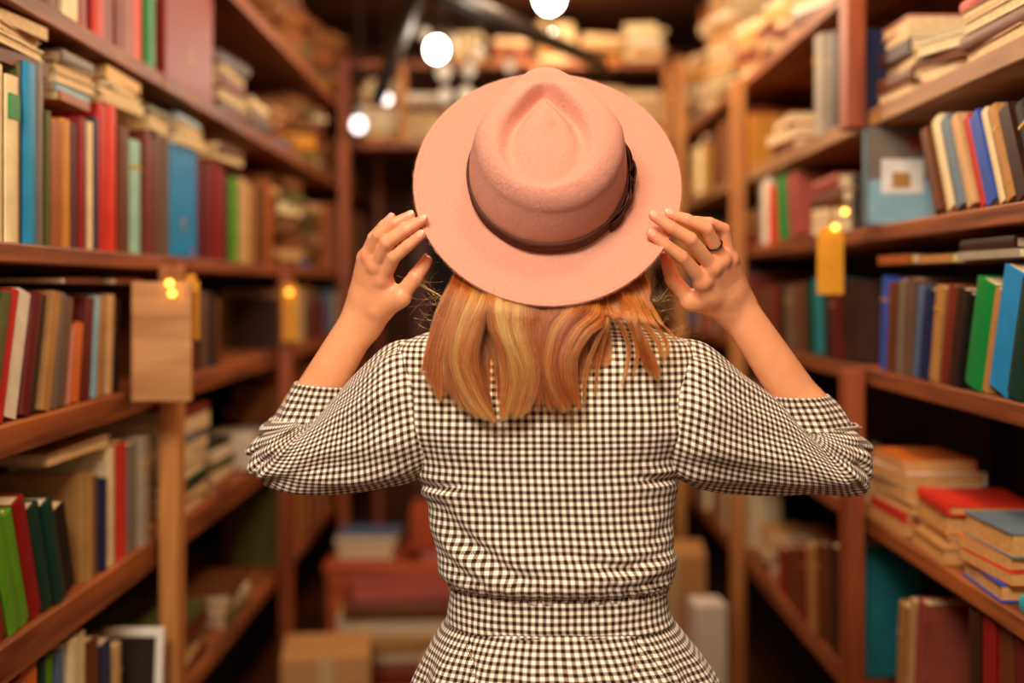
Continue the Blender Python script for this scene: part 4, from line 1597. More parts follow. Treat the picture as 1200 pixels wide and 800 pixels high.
def stack(side, px0, px1, z, books, place, seed=1, X=None, d=None, yaw=0.0, Y=None, pages=None):
    """a pile of lying books. px0/px1: near outer column and far aisle column in the picture; books: (thickness m, colour[, fore-edge out])"""
    r = random.Random(seed)
    X = SX if X is None else X
    d0 = d or .15
    if Y is None:
        if side < 0:
            Y1 = (X + d0) * FPX / (600 - px0)
            Y2 = X * FPX / (600 - px1)
        else:
            Y1 = (X + d0) * FPX / (px1 - 600)
            Y2 = X * FPX / (px0 - 600)
    else:
        Y1, Y2 = Y
    if Y is None and Y2 - Y1 < .13:
        m = (Y1 + Y2) / 2
        Y1, Y2 = m - .08, m + .08
    Lh = min(.30, Y2 - Y1)
    yc = (Y1 + Y2) / 2
    zz = z
    for k, b in enumerate(books):
        t, c = b[0], b[1]
        out = len(b) > 2 and b[2]
        L, dd = Lh * r.uniform(.86, 1.0), d0 * r.uniform(.88, 1.0)
        soft = r.random() < .5
        o = make_book(t, L, dd, c, soft=soft, pages='o' if (pages == 'o') else None)
        # lie it down: local z -> -y.. ; then turn
        ya = yaw + r.uniform(-5, 5)
        M = Matrix.Translation(Vector((side * (X + .006 + dd / 2 + r.uniform(0, .010)), yc + r.uniform(-.008, .008), zz + t / 2)))
        M = M @ Matrix.Rotation(math.radians(ya) + (0 if side < 0 else PI) + (PI if out else 0), 4, 'Z') @ Matrix.Rotation(PI / 2, 4, 'X') @ Matrix.Translation(Vector((dd / 2, 0, -L / 2)))
        o.matrix_world = M
        zz += t + .0008
        BOOKS.append((o, dict(c=c, y=yc, h=L, t=t, lean=0, lying=True, soft=soft, place=place, k=k, n=len(books), out=out)))
    return zz


# ---- the shell of the room
ROOM = dict(x=1.04, y0=-1.3, y1=5.5, z=2.62)
def shell(name, x0, x1, y0, y1, z0, z1, m):
    mb = MB()
    mb.box(x0, x1, y0, y1, z0, z1)
    o = mb.build(name, m)
    o['kind'] = 'structure'
    return o


FLOOR_M = wood('floor_boards', '#3a1c0e', '#7c4524', 'Y', .6)
WALL_M = plain('brown_wall', '#4a2413', rough=.9, vary=.3, scale=6, bump=.2)
shell('floor', -1.3, 1.3, -1.5, 5.7, -.06, 0, FLOOR_M)
shell('ceiling', -1.3, 1.3, -1.5, 5.7, 2.62, 2.70, wood('ceiling_boards', '#3a1c0e', '#6e3d20', 'X', .5))
shell('wall_left', -1.10, -1.04, -1.3, 5.5, 0, 2.62, WALL_M)
shell('wall_right', 1.04, 1.10, -1.3, 5.5, 0, 2.62, WALL_M)
shell('wall_back', -1.10, 1.10, 5.5, 5.56, 0, 2.62, WALL_M)
shell('wall_front', -1.10, 1.10, -1.36, -1.3, 0, 2.62, plain('pale_wall', '#b08660', rough=.9))

# ---- shelving: every board and post is a piece of the shelf unit it belongs to
BAYS = [(1.0, 2.115), (2.115, 3.17), (3.17, 4.25), (4.25, 5.35)]
BN = ['nearest', 'second', 'third', 'far']
ORDER = 0
LZ = [(.56, .040), (.91, .055), (1.21, .045), (1.46, .028), (1.82, .030), (2.14, .03)]
RZ = [(.60, .040), (.95, .030), (1.24, .032), (1.515, .030), (1.74, .034), (2.02, .03)]


def shelf_unit(side, bay, levels, postm, z_top):
    y0, y1 = BAYS[bay]
    root = empty('bookshelf', (side * (SX + DP / 2), (y0 + y1) / 2, 0))
    sn = 'left' if side < 0 else 'right'
    tag(root, 'brown wooden bookshelf on the %s side, %s bay from the camera, crammed with books' % (sn, BN[bay]), 'bookshelf', 'bookshelves lining the aisle')
    inv = Matrix.Translation(-Vector(root.location))

    def part(name, boxes, m, bev=.003):
        mb = MB()
        for b in boxes:
            mb.box(*b, M=inv)
        return mb.build(name, m, root, bevel=bev)
    rj = random.Random(side * 10 + bay)
    for i, (z, t) in enumerate(levels):
        xa, xb = sorted((side * SX, side * (SX + DP)))
        mb = MB()
        dz = rj.uniform(-.0, .0)
        m = WOOD_L if (side > 0 and i == 4) else WOOD_B
        part('shelf_board', [(xa, xb, y0 + .003, y1 - .003, z - t, z)], m)
    # post at the far end of the bay, standing at the shelf front just behind the boards' edge
    w = .034 if side < 0 else .032
    xa, xb = sorted((side * (SX - .044), side * (SX - .0075)))
    part('post', [(xa, xb, y1 - .055, y1 - .003, 0, z_top)], postm)
    if side > 0 and bay == 0:
        part('post', [(xa, xb, y1 - .062, y1 - .003, 1.705, 2.6)], postm)
    xa, xb = sorted((side * (SX + DP + .004), side * (SX + DP + .016)))
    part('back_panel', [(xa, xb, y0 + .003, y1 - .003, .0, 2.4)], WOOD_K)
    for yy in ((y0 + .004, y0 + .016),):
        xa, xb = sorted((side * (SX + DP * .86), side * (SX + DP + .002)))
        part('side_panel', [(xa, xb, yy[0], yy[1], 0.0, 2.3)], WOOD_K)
    return root


for b in range(4):
    shelf_unit(-1, b, LZ, WOOD_P if b == 0 else WOOD_R, 1.44 if b == 0 else 1.46 if b == 1 else 2.3)
    shelf_unit(1, b, RZ, WOOD_R if b == 0 else WOOD_P, 1.235 if b == 0 else 2.0 if b == 1 else 2.3)
# the nearest right bay's upper post, between the boards
Z = 1e-3

# ------------------------------------------------------------------ LEFT, nearest bay
PL = {k: v for k, v in (('t', 'top left shelf'), ('u', 'upper left shelf'), ('m', 'middle left shelf'), ('l', 'lower left shelf'), ('b', 'bottom left shelf'))}
PR = {k: v for k, v in (('t', 'top right shelf'), ('u', 'upper right shelf'), ('m', 'middle right shelf'), ('l', 'lower right shelf'), ('b', 'bottom right shelf'))}

row(-1, 1.46 + Z, [(-60, -30, 80, 'brown'), (-30, -4, 85, 'slate blue'), (0, 30, 77, 'cream'), (31, 36, 74, 'olive'), (36, 50, 74, 'blue'), (50, 61, 73, 'grey'),
                   (61, 66, 130, 'olive'), (66, 78, 142, 'orange-brown'), (79, 91, 140, 'ochre'), (92, 97, 145, 'mauve'), (98, 107, 138, 'dark red'),
                   (108, 115, 143, 'cream'), (116, 122, 138, 'navy'), (123, 133, 122, 'red'), (134, 146, 124, 'scarlet'), (147, 160, 150, 'brown'),
                   (161, 174, 165, 'mint'), (175, 188, 155, 'red-brown'), (189, 202, 158, 'grey-brown')], PL['u'] + ', nearest bay', ymax=2.17, seed=3, bands=.1)
for o_, inf in BOOKS:
    if inf['c'] == 'cream' and inf['y'] < 1.52 and inf['y'] > 1.44 and inf['place'].startswith(PL['u']):
        mb = MB(); mb.box(-.002, .10 * inf['t'] + .0008, -inf['t'] * .40, inf['t'] * .40, inf['h'] * .74, inf['h'] * .89)
        lb = mb.build('spine_label', cmat('green'), o_)
        lb['label'] = 'green spine label'
        GREENED = o_
        break
row(-1, 1.46 + Z, [(237, 250, 190, 'maroon'), (251, 268, 192, 'dark red'), (270, 275, 205, 'charcoal'), (276, 284, 208, 'leaf green'), (285, 296, 210, 'beige'),
                   (297, 304, 215, 'tan'), (305, 314, 216, 'brown'), (315, 324, 214, 'orange-brown')], PL['u'] + ', second bay', ymin=2.372, ymax=3.15, seed=4, bands=.1)
row(-1, 1.21 + Z, [(-58, -30, 340, 'dark brown', 15), (-28, -10, 345, 'charcoal', 15), (-9, 2, 345, 'olive', 15), (3, 13, 342, 'red', 15), (14, 30, 345, 'ivory', 15), (31, 42, 346, 'maroon', 14), (43, 53, 348, 'charcoal', 14),
                   (54, 64, 345, 'tan', 13), (65, 74, 345, 'grey', 12), (75, 83, 350, 'grey-brown', 11), (84, 91, 383, 'pink', 10), (92, 101, 380, 'orange', 9), (102, 113, 350, 'maroon', 7),
                   (114, 121, 348, 'light blue', 6), (122, 130, 350, 'tan', 5), (131, 138, 346, 'beige', 4), (139, 146, 350, 'black', 3)], PL['m'] + ', nearest bay', ymax=2.06, seed=5, bands=.1)
row(-1, .91 + Z, [(-50, -22, 600, 'brown', -18), (-20, 2, 600, 'rose', -18), (3, 20, 604, 'red-brown', -18), (21, 46, 596, 'leaf green', -18), (47, 60, 580, 'dark red', -18),
                  (61, 84, 584, 'dark green', -18), (85, 98, 592, 'black', -16), (110, 117, 555, 'tan', 0), (119, 126, 558, 'grey-brown'), (127, 133, 560, 'navy'), (134, 144, 525, 'cream'),
                  (145, 155, 518, 'scarlet'), (156, 166, 520, 'grey'), (167, 180, 512, 'pale grey')], PL['l'] + ', nearest bay', ymax=2.055, seed=6, bands=.1)
row(-1, .56 + Z, [(-20, 10, 770, 'brown'), (11, 34, 775, 'red-brown'), (36, 56, 770, 'orange'), (57, 64, 772, 'dark green'), (65, 74, 768, 'leaf green'), (75, 84, 765, 'slate blue'),
                  (86, 108, 745, 'cream'), (109, 122, 748, 'brown'), (124, 136, 752, 'navy'), (137, 148, 755, 'beige')], PL['b'] + ', nearest bay', ymax=2.0, seed=8)
row(-1, 1.82 + Z, [(60, 78, -40, 'brown'), (80, 97, -30, 'cream'), (99, 113, -30, 'dark red'), (115, 129, -30, 'red'), (130, 150, -30, 'red-brown'), (151, 163, -28, 'rose'), (164, 175, -30, 'scarlet'),
                   (176, 187, -32, 'green')], PL['t'] + ', nearest bay', ymax=2.1, seed=9)
def box_file(side, y0, y1, z, h, d, colour, label):
    r_ = empty('box_file', (side * (SX + .008 + d / 2), (y0 + y1) / 2, z))
    tag(r_, label, 'box file')
    m = cmat(colour)
    w = (y1 - y0) / 2
    mb = MB(); mb.box(-d / 2, d / 2, -w, w, 0, h - .012); mb.build('body', m, r_, bevel=.003)
    mb = MB(); mb.box(-d / 2 - .002, d / 2 + .002, -w - .001, w + .001, h - .0118, h); mb.build('lid', m, r_, bevel=.003)
    mb = MB(); xx = -side * (d / 2 + .0005)
    n = 16
    vs = [(xx, .014 * math.cos(2 * PI * k / n), h * .3 + .014 * math.sin(2 * PI * k / n)) for k in range(n)] + [(xx - side * .001, .009 * math.cos(2 * PI * k / n), h * .3 + .009 * math.sin(2 * PI * k / n)) for k in range(n)]
    mb.add(vs, [(k, (k + 1) % n, n + (k + 1) % n, n + k) for k in range(n)])
    mb.build('finger_ring', GOLDB, r_)


box_file(-1, 2.176, 2.362, 1.461, .232, .20, 'bright blue', 'bright blue box file on the upper left shelf, beside the dark red books')
box_file(-1, 2.15, 2.49, 1.821, .262, .24, 'dark red', 'large dark red box file on the top left shelf')
stack(-1, 262, 300, 1.82 + Z, [(.03, 'brown'), (.03, 'dark brown', True), (.03, 'red-brown'), (.026, 'brown', True), (.03, 'dark brown')], 'brown pile, top left shelf, second bay', seed=10, d=.2, Y=(2.56, 2.80))
stack(-1, 300, 322, 1.82 + Z, [(.03, 'dark brown'), (.03, 'grey-brown'), (.03, 'brown', True)], 'far brown pile, top left shelf, second bay', seed=110, d=.2, Y=(2.86, 3.08))
# piles lying on top of the standing rows
stack(-1, -25, 46, 1.712, [(.022, 'brown'), (.016, 'cream', True), (.014, 'tan', True), (.018, 'beige', True)], 'pile above the cream books, upper left', seed=2, d=.13, Y=(1.45, 1.61))
z_ = stack(-1, 66, 118, 1.690, [(.014, 'orange-brown'), (.012, 'light blue'), (.018, 'cream', True), (.014, 'tan', True), (.020, 'grey')], 'slanting pile above the upper left row', seed=3, d=.13, Y=(1.655, 1.79))
z_ = stack(-1, 112, 180, 1.7165, [(.016, 'beige', True), (.016, 'cream', True), (.012, 'ivory', True), (.021, 'yellow')], 'pile under the yellow book, upper left', seed=4, d=.14, Y=(1.835, 2.02))
stack(-1, 150, 200, 1.7055, [(.030, 'cream', True), (.016, 'olive')], 'short pile above the brown books, upper left', seed=5, d=.13, Y=(2.06, 2.20))
stack(-1, 198, 248, 1.700, [(.018, 'tan', True), (.016, 'cream', True), (.014, 'beige', True), (.014, 'light blue')], 'fanned pile above the bright blue book', seed=6, d=.15, Y=(2.24, 2.42))
stack(-1, 250, 300, 1.705, [(.022, 'orange-brown', True), (.018, 'brown')], 'pile above the dark red books, upper left', seed=7, d=.15, Y=(2.55, 2.78))
stack(-1, 78, 118, 1.4035, [(.010, 'maroon')], 'middle left row', seed=8, d=.12, Y=(1.66, 1.82))
stack(-1, 120, 160, 1.4035, [(.010, 'red-brown')], 'middle left row beside the post', seed=9, d=.12, Y=(1.86, 2.03))
# lower shelf: the pile in the gap between the leaning and the standing books
stack(-1, -60, 130, 1.1235, [(.018, 'beige', True)], 'lower left shelf across the standing books', seed=10, d=.13, Y=(1.62, 1.86))
# second bay
row(-1, 1.21 + Z, [(212, 222, 345, 'brown'), (223, 230, 352, 'dark red'), (231, 239, 352, 'maroon'), (240, 249, 342, 'grey-brown'), (250, 257, 343, 'charcoal'), (258, 264, 350, 'brown')], PL['m'] + ', second bay', ymin=2.13, ymax=2.6, seed=11)
row(-1, .91 + Z, [(294, 302, 560, 'ivory', 8), (303, 312, 566, 'pale grey', 8)], PL['l'] + ', second bay', ymin=2.72, ymax=3.1, seed=12)
stack(-1, 205, 292, .91 + Z, [(.026, 'orange-brown', True), (.024, 'tan', True), (.022, 'dark green'), (.024, 'cream', True), (.026, 'white', True), (.022, 'beige', True), (.020, 'grey-blue'), (.036, 'pink', True), (.018, 'red-brown')],
      'tall pile behind the wooden panel', seed=13, d=.20, Y=(2.22, 2.46))
stack(-1, 240, 300, .91 + Z, [(.024, 'orange-brown'), (.026, 'beige', True), (.024, 'olive'), (.022, 'ivory', True), (.020, 'charcoal')], 'low pile in the second left bay', seed=14, d=.18, Y=(2.48, 2.68))
stack(-1, 210, 280, .56 + Z, [(.026, 'brown'), (.022, 'tan', True), (.026, 'grey-brown'), (.022, 'maroon'), (.024, 'olive')], 'high pile, bottom left shelf, second bay', seed=15, d=.20, Y=(2.2, 2.45))
stack(-1, 240, 320, .56 + Z, [(.030, 'olive'), (.024, 'cream', True), (.026, 'brown')], 'low pile, bottom left shelf, second bay', seed=16, d=.2, Y=(2.6, 2.85))

# ------------------------------------------------------------------ RIGHT, nearest bay
row(1, 1.515 + Z, [(1290, 1262, 112, 'dark brown', 24), (1258, 1236, 112, 'red', 24), (1234, 1218, 112, 'charcoal', 24), (1216, 1200, 118, 'black', 24), (1198, 1184, 122, 'dark brown', 24), (1182, 1170, 122, 'tan', 24), (1169, 1160, 124, 'cream', 24),
                   (1159, 1147, 130, 'royal blue', 24), (1146, 1138, 132, 'red', 24), (1137, 1127, 133, 'beige', 24), (1126, 1114, 137, 'grey-blue', 24), (1113, 1100, 138, 'cream', 24), (1099, 1090, 150, 'brown', 24)],
    PR['u'] + ', nearest bay', ymax=1.99, seed=21, bands=.1, depth=(.13, .17))
row(1, 1.24 + Z, [(1250, 1228, 330, 'brown', -16), (1226, 1210, 345, 'orange', -16), (1208, 1192, 395, 'red', -16), (1190, 1172, 335, 'dark green', -16), (1171, 1149, 322, 'bright blue', -16), (1148, 1142, 340, 'tan', -16), (1141, 1121, 335, 'green', -16),
                  (1120, 1112, 345, 'black', -15), (1111, 1102, 340, 'dark brown', -14), (1101, 1090, 338, 'red-brown', -13), (1089, 1080, 338, 'tan', -12), (1079, 1070, 340, 'navy', -11), (1069, 1060, 338, 'slate blue', -10),
                  (1059, 1050, 328, 'grey-brown', -8), (1049, 1041, 330, 'grey', -7), (1040, 1033, 332, 'brown', -6), (1032, 1022, 326, 'royal blue', -5)], PR['m'] + ', nearest bay', ymax=2.115, seed=22, bands=.15)
row(1, .95 + Z, [(1190, 1176, 510, 'maroon'), (1175, 1166, 515, 'olive'), (1165, 1152, 512, 'tan'), (1151, 1140, 510, 'red-brown'), (1139, 1124, 512, 'dark brown')], PR['l'] + ', nearest bay', ymax=1.75, seed=23, depth=(.10, .12))
for o_, inf in BOOKS[-7:]:
    if inf.get('place', '').startswith(PR['l']):
        o_.location.x += .165
row(1, .60 + Z, [(1196, 1176, 700, 'maroon'), (1174, 1160, 705, 'brown'), (1158, 1144, 702, 'dark red'), (1142, 1130, 706, 'dark brown'), (1072, 1062, 700, 'rose', -6), (1061, 1050, 702, 'beige', -6),
                 (1049, 1040, 704, 'tan', -6)], PR['b'] + ', nearest bay', ymax=2.08, seed=24)
stack(1, 1010, 1112, .60 + Z, [(.022, 'cream', True), (.026, 'dark green')], 'pile on the bottom right shelf', seed=25, d=.16, Y=(1.655, 1.80), X=.70)
# piles on the lower shelf
stack(1, 1010, 1118, .95 + Z, [(.022, 'tan', True), (.018, 'red'), (.020, 'beige', True), (.026, 'cream', True), (.024, 'white', True), (.022, 'orange', True)], 'pale pile by the first right post', seed=26, d=.15, Y=(1.90, 2.08), pages='o')
stack(1, 1066, 1150, .95 + Z, [(.026, 'tan', True), (.018, 'beige', True), (.034, 'orange-brown', True), (.016, 'scarlet')], 'pile topped by the scarlet book', seed=27, d=.15, Y=(1.70, 1.87), pages='o')
stack(1, 1110, 1220, .95 + Z, [(.026, 'royal blue', True), (.018, 'red', True), (.018, 'orange', True), (.036, 'grey-blue', True)], 'pile topped by the grey-blue book', seed=28, d=.15, Y=(1.50, 1.67), pages='o')
stack(1, 1160, 1260, .95 + Z, [(.022, 'turquoise')], 'lower right shelf edge', seed=29, d=.15, Y=(1.33, 1.48))
# above the upper rows
stack(1, 1112, 1200, 1.4405, [(.012, 'pale grey'), (.018, 'dark brown')], 'pile above the green books, middle right', seed=30, d=.15, Y=(1.48, 1.68))
stack(1, 1060, 1110, 1.4385, [(.013, 'tan')], 'middle right row, above the tan and navy spines', seed=31, d=.14, Y=(1.70, 1.84))
stack(1, 1020, 1060, 1.4405, [(.016, 'orange-brown')], 'middle right row, beside the post', seed=32, d=.13, Y=(1.88, 2.04))
# loose piles on the top shelf
stack(1, 1090, 1200, 1.74 + Z, [(.022, 'tan', True), (.022, 'brown'), (.020, 'cream', True), (.018, 'orange-brown', True), (.016, 'red')], 'near pile, top right shelf', seed=33, d=.20, Y=(1.45, 1.66))
stack(1, 1040, 1100, 1.74 + Z, [(.024, 'beige', True), (.018, 'brown'), (.022, 'ivory', True)], 'low pile, top right shelf', seed=34, d=.16, Y=(1.70, 1.84), yaw=18)
stack(1, 1030, 1090, 1.74 + Z, [(.020, 'tan', True), (.026, 'brown'), (.022, 'beige', True), (.026, 'dark brown'), (.024, 'cream', True), (.020, 'pink', True)], 'pile beside the post, top right shelf', seed=35, d=.18, Y=(1.88, 2.03))
stack(1, 1100, 1172, 1.515 + Z, [(.016, 'charcoal')], 'upper right shelf, in front of the blue spines', seed=36, d=.05, Y=(1.45, 1.62), X=.632) if 0 else None
# second bay
row(1, 1.74 + Z, [(992, 984, 38, 'navy'), (983, 972, 36, 'charcoal'), (971, 960, 40, 'grey'), (959, 950, 42, 'pale grey')], PR['t'] + ', second bay', ymin=2.19, ymax=2.6, seed=41)
row(1, 1.515 + Z, [(998, 990, 205, 'charcoal'), (930, 918, 200, 'rose', 14), (917, 908, 205, 'green', 10), (907, 899, 215, 'scarlet', 0), (898, 890, 205, 'ivory'), (889, 884, 208, 'grey')], PR['u'] + ', second bay', ymin=2.14, ymax=3.1, seed=42)
row(1, 1.24 + Z, [(996, 984, 330, 'dark brown', 6), (983, 970, 335, 'maroon', 6), (969, 960, 330, 'charcoal', 6), (959, 950, 328, 'teal', 6), (949, 938, 330, 'dark green', 6), (937, 928, 332, 'brown', 6), (927, 918, 335, 'grey-brown', 5), (917, 908, 333, 'dark brown', 4),
                  (907, 899, 335, 'red-brown', 3), (898, 888, 336, 'brown', 2)], PR['m'] + ', second bay', ymin=2.14, ymax=3.1, seed=43)
row(1, .60 + Z, [(997, 986, 640, 'teal', 4), (985, 978, 636, 'grey-brown', 4), (977, 966, 640, 'dark brown', 4), (965, 954, 640, 'brown', 4), (953, 942, 640, 'tan', 4), (941, 930, 642, 'red-brown', 4), (929, 918, 640, 'brown', 3), (917, 907, 640, 'dark red', 3)],
    PR['b'] + ', second bay', ymin=2.14, ymax=2.92, seed=44)
stack(1, 925, 1000, .95 + Z, [(.024, 'tan', True), (.026, 'cream', True), (.022, 'beige', True)], 'low pile, lower right shelf, second bay', seed=45, d=.2, Y=(2.2, 2.45))
stack(1, 900, 960, .95 + Z, [(.026, 'tan', True), (.022, 'orange-brown'), (.024, 'brown')], 'further pile, lower right shelf, second bay', seed=46, d=.2, Y=(2.55, 2.8))
stack(1, 845, 905, .60 + Z, [(.03, 'brown'), (.028, 'cream', True), (.030, 'beige', True), (.024, 'tan', True)], 'pile by the second right post', seed=47, d=.2, Y=(2.94, 3.09), X=.70)
stack(1, 900, 960, 1.74 + Z, [(.03, 'brown'), (.034, 'red', True), (.03, 'orange-brown', True)], 'pile, top right shelf, second bay', seed=48, d=.2, Y=(2.66, 2.9))
stack(1, 900, 985, 1.515 + Z, [(.03, 'grey', True), (.03, 'olive', True), (.03, 'brown'), (.034, 'rose')], 'pile, upper right shelf, second bay', seed=49, d=.2, Y=(2.26, 2.5))

pb_ = upright(1, 2.028, 2.044, 1.515 + Z, .184, 'grey-blue', prot=.030, d=.15, info=dict(place=PR['u'] + ', nearest bay'), soft=True)
BOOKS.pop()
tag(pb_, 'picture book with pale blue and white cover turned to the camera, upper right shelf', 'book')
mb = MB()
mb.box(-.142, -.006, -.0088, -.0081, .004, .085, 0)
mb.box(-.142, -.006, -.0088, -.0081, .0855, .180, 1)
mb.box(-.110, -.030, -.0096, -.0089, .060, .125, 2)
mb.box(-.085, -.050, -.0102, -.0097, .070, .100, 3)
mb.box(-.125, -.080, -.0096, -.0089, .140, .170, 4)
MMb = Matrix.Identity(4)
# the right-hand shelf turns books by half a circle: the face towards the camera is +y there
for q in range(len(mb.v)):
    x_, y_, z_q = mb.v[q]
    mb.v[q] = (x_, -y_, z_q)
cp_ = mb.build('cover_picture', [cmat('light blue'), cmat('grey'), cmat('white'), cmat('tan'), cmat('rose')], pb_)
cp_['label'] = 'pale blue and white cover picture'

# ------------------------------------------------------------------ labels for every single book
def label_books():
    size = lambda i: ('thick' if i['t'] > .042 else 'thin' if i['t'] < .017 else ('tall' if i['h'] > .235 else 'small' if i['h'] < .185 else ''))
    groups = {}
    for o, i in BOOKS:
        groups.setdefault(i['place'], []).append((o, i))
    used = {}
    def key(s):
        return s.lower()
    plan = []
    def trim(t):
        import re
        nw = lambda q: len(re.findall(r"[A-Za-z0-9][A-Za-z0-9'-]*", q))
        for a_, b_ in ((', nearest bay', ''), (' from the near end', ' from near end'), (' on the ', ' on ')):
            if nw(t) > 16:
                t = t.replace(a_, b_)
        return t
    for place, lst in groups.items():
        if not lst[0][1]['lying']:
            lst.sort(key=lambda q: q[1]['y'])
        for n, (o, i) in enumerate(lst):
            kind = 'paperback' if i['soft'] else 'hardback'
            sz = size(i)
            pre = (sz + ' ' if sz else '') + i['c'] + ' ' + kind
            if i['lying']:
                edge = '' if i.get('out') else ''
                if i['n'] == 1:
                    cands = ['%s lying flat on the %s' % (pre, place)]
                else:
                    pos = 'topmost' if i['k'] == i['n'] - 1 else 'lowest' if i['k'] == 0 else WORDS_N[i['k']] + ' up'
                    cands = ['%s, %s of the %s' % (pre, pos, place)]
                cands.append(cands[0] + ' again')
            else:
                A = '%s %s on the %s' % (pre, 'leaning' if abs(i['lean']) > 2 else 'standing', place)
                nb = []
                if n > 0:
                    nb.append(lst[n - 1][1]['c'])
                if n < len(lst) - 1:
                    nb.append(lst[n + 1][1]['c'])
                B = '%s on the %s, %s' % (pre, place, 'between %s and %s' % tuple(nb) if len(nb) == 2 else 'beside %s at the end' % nb[0])
                C_ = '%s on the %s, %s from the near end' % (pre, place, WORDS_N[n])
                cands = [A, B, C_]
            plan.append((o, i, cands))
    from collections import Counter
    cnt = Counter(key(c[0]) for _, _, c in plan)
    cntB = Counter(key(c[1]) for _, _, c in plan if len(c) > 1)
    for o, i, c in plan:
        if cnt[key(c[0])] == 1 or i['lying']:
            lab = c[0]
        elif cntB[key(c[1])] == 1:
            lab = c[1]
        else:
            lab = c[2]
        lab = trim(lab)
        tag(o, lab, 'book', ('books lying in piles' if i['lying'] else 'books standing on the ' + i['place'].split(',')[0]))


label_books()
# =====================================================================  THE FAR END, CLUTTER, LAMPS
def mass(name, label, cat, fills, seed, cols, pages_=None):
    """hundreds of small distant books as one object; fills: (kind, side/x0, y0, y1, z, hmin, hmax, ...)"""
    r = random.Random(seed)
    mb = MB()
    nm = len(cols)
    pages_ = pages_ or PAGE_O
    pg = nm          # page material index

    def abook(M, t, h, d, ci):
        mb.box(-d, 0, -t / 2, -t / 2 + .002, 0, h, ci, M)
        mb.box(-d, 0, t / 2 - .002, t / 2, 0, h, ci, M)
        mb.box(-.004, 0, -t / 2 + .002, t / 2 - .002, 0, h, ci, M)
        mb.box(-d + .003, -.004, -t / 2 + .002, t / 2 - .002, .003, h - .003, pg, M)
    for f in fills:
        if f[0] == 'row':
            _, side, y0, y1, z, h0, h1, X = f
            y = y0
            lean = 0
            while y < y1 - .05:
                t = r.uniform(.016, .055)
                h = r.uniform(h0, h1)
                if r.random() < .07:
                    y += r.uniform(.02, .06)
                M = Matrix.Translation(Vector((side * (X + r.uniform(-.012, .02)), y + t / 2, z))) @ Matrix.Rotation(0 if side < 0 else PI, 4, 'Z')
                abook(M, t - .001, h, r.uniform(.12, .18), r.randrange(nm))
                y += t
        elif f[0] == 'pile':
            _, x, y, z, zt, L, dd, rz = f
            while z < zt:
                t = r.uniform(.014, .036)
                a = math.radians(rz + r.uniform(-16, 16))
                l_, d_ = L * r.uniform(.8, 1.05), dd * r.uniform(.8, 1.05)
                M = Matrix.Translation(Vector((x + r.uniform(-.012, .012), y + r.uniform(-.012, .012), z + t / 2))) @ Matrix.Rotation(a + (PI if r.random() < .6 else 0), 4, 'Z') @ Matrix.Rotation(PI / 2, 4, 'X') @ Matrix.Translation(Vector((d_ / 2, 0, -l_ / 2)))
                abook(M, t, l_, d_, r.randrange(nm))
                z += t + .0006
    o = mb.build(name, [cmat(c) for c in cols] + [pages_])
    tag(o, label, cat, kind='stuff')
    return o


rr_ = random.Random(5)
COLS_A = ['brown', 'orange-brown', 'tan', 'dark brown', 'red-brown', 'maroon', 'ochre', 'grey-brown', 'beige', 'dark green', 'cream', 'dark red', 'olive', 'slate blue']
COLS_C = ['tan', 'cream', 'beige', 'orange-brown', 'brown', 'ochre', 'ivory', 'red-brown']
fl, fr = [], []
for b in (2, 3):
    y0, y1 = BAYS[b]
    for i, (z, t) in enumerate(LZ):
        if i == 5:
            continue
        nz = LZ[i + 1][0] - LZ[i + 1][1] - z
        if b == 2 and i in (3, 4, 1) or b == 3 and i in (0, 4):
            y = y0 + .14
            while y < y1 - .12:
                fl.append(('pile', -(SX + .12), y, z + .001, z + nz * rr_.uniform(.45, .85), .2, .15, rr_.uniform(-25, 25)))
                y += .24
        else:
            fl.append(('row', -1, y0 + .02, y1 - .06, z + .001, nz * .6, nz * .88, SX + .01))
    for i, (z, t) in enumerate(RZ):
        if i == 5:
            continue
        nz = RZ[i + 1][0] - RZ[i + 1][1] - z
        if (b, i) in ((2, 1), (2, 3), (3, 2), (3, 4)):
            y = y0 + .14
            while y < y1 - .12:
                fr.append(('pile', (SX + .12), y, z + .001, z + nz * rr_.uniform(.45, .85), .2, .15, rr_.uniform(-25, 25)))
                y += .24
        else:
            fr.append(('row', 1, y0 + .02, y1 - .06, z + .001, nz * .6, nz * .88, SX + .01))
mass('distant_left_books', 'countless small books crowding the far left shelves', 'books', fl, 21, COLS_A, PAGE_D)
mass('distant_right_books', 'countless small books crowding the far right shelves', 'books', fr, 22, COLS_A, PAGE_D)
# overflowing piles on the topmost boards
ft, fb = [], []
for y in np.arange(1.5, 5.2, .235):
    zt = 2.14 + rr_.uniform(.12, .34)
    ft.append(('pile', -(SX + .13), float(y), 2.142, zt, .20, .16, rr_.uniform(-30, 30)))
for y in np.arange(1.5, 5.2, .235):
    zt = 2.02 + rr_.uniform(.16, .44)
    fb.append(('pile', (SX + .13), float(y), 2.022, zt, .20, .16, rr_.uniform(-30, 30)))
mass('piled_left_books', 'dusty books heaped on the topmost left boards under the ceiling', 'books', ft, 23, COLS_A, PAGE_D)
mass('piled_right_books', 'pale dusty books heaped on the topmost right boards under the ceiling', 'books', fb, 24, COLS_C, PAGE)

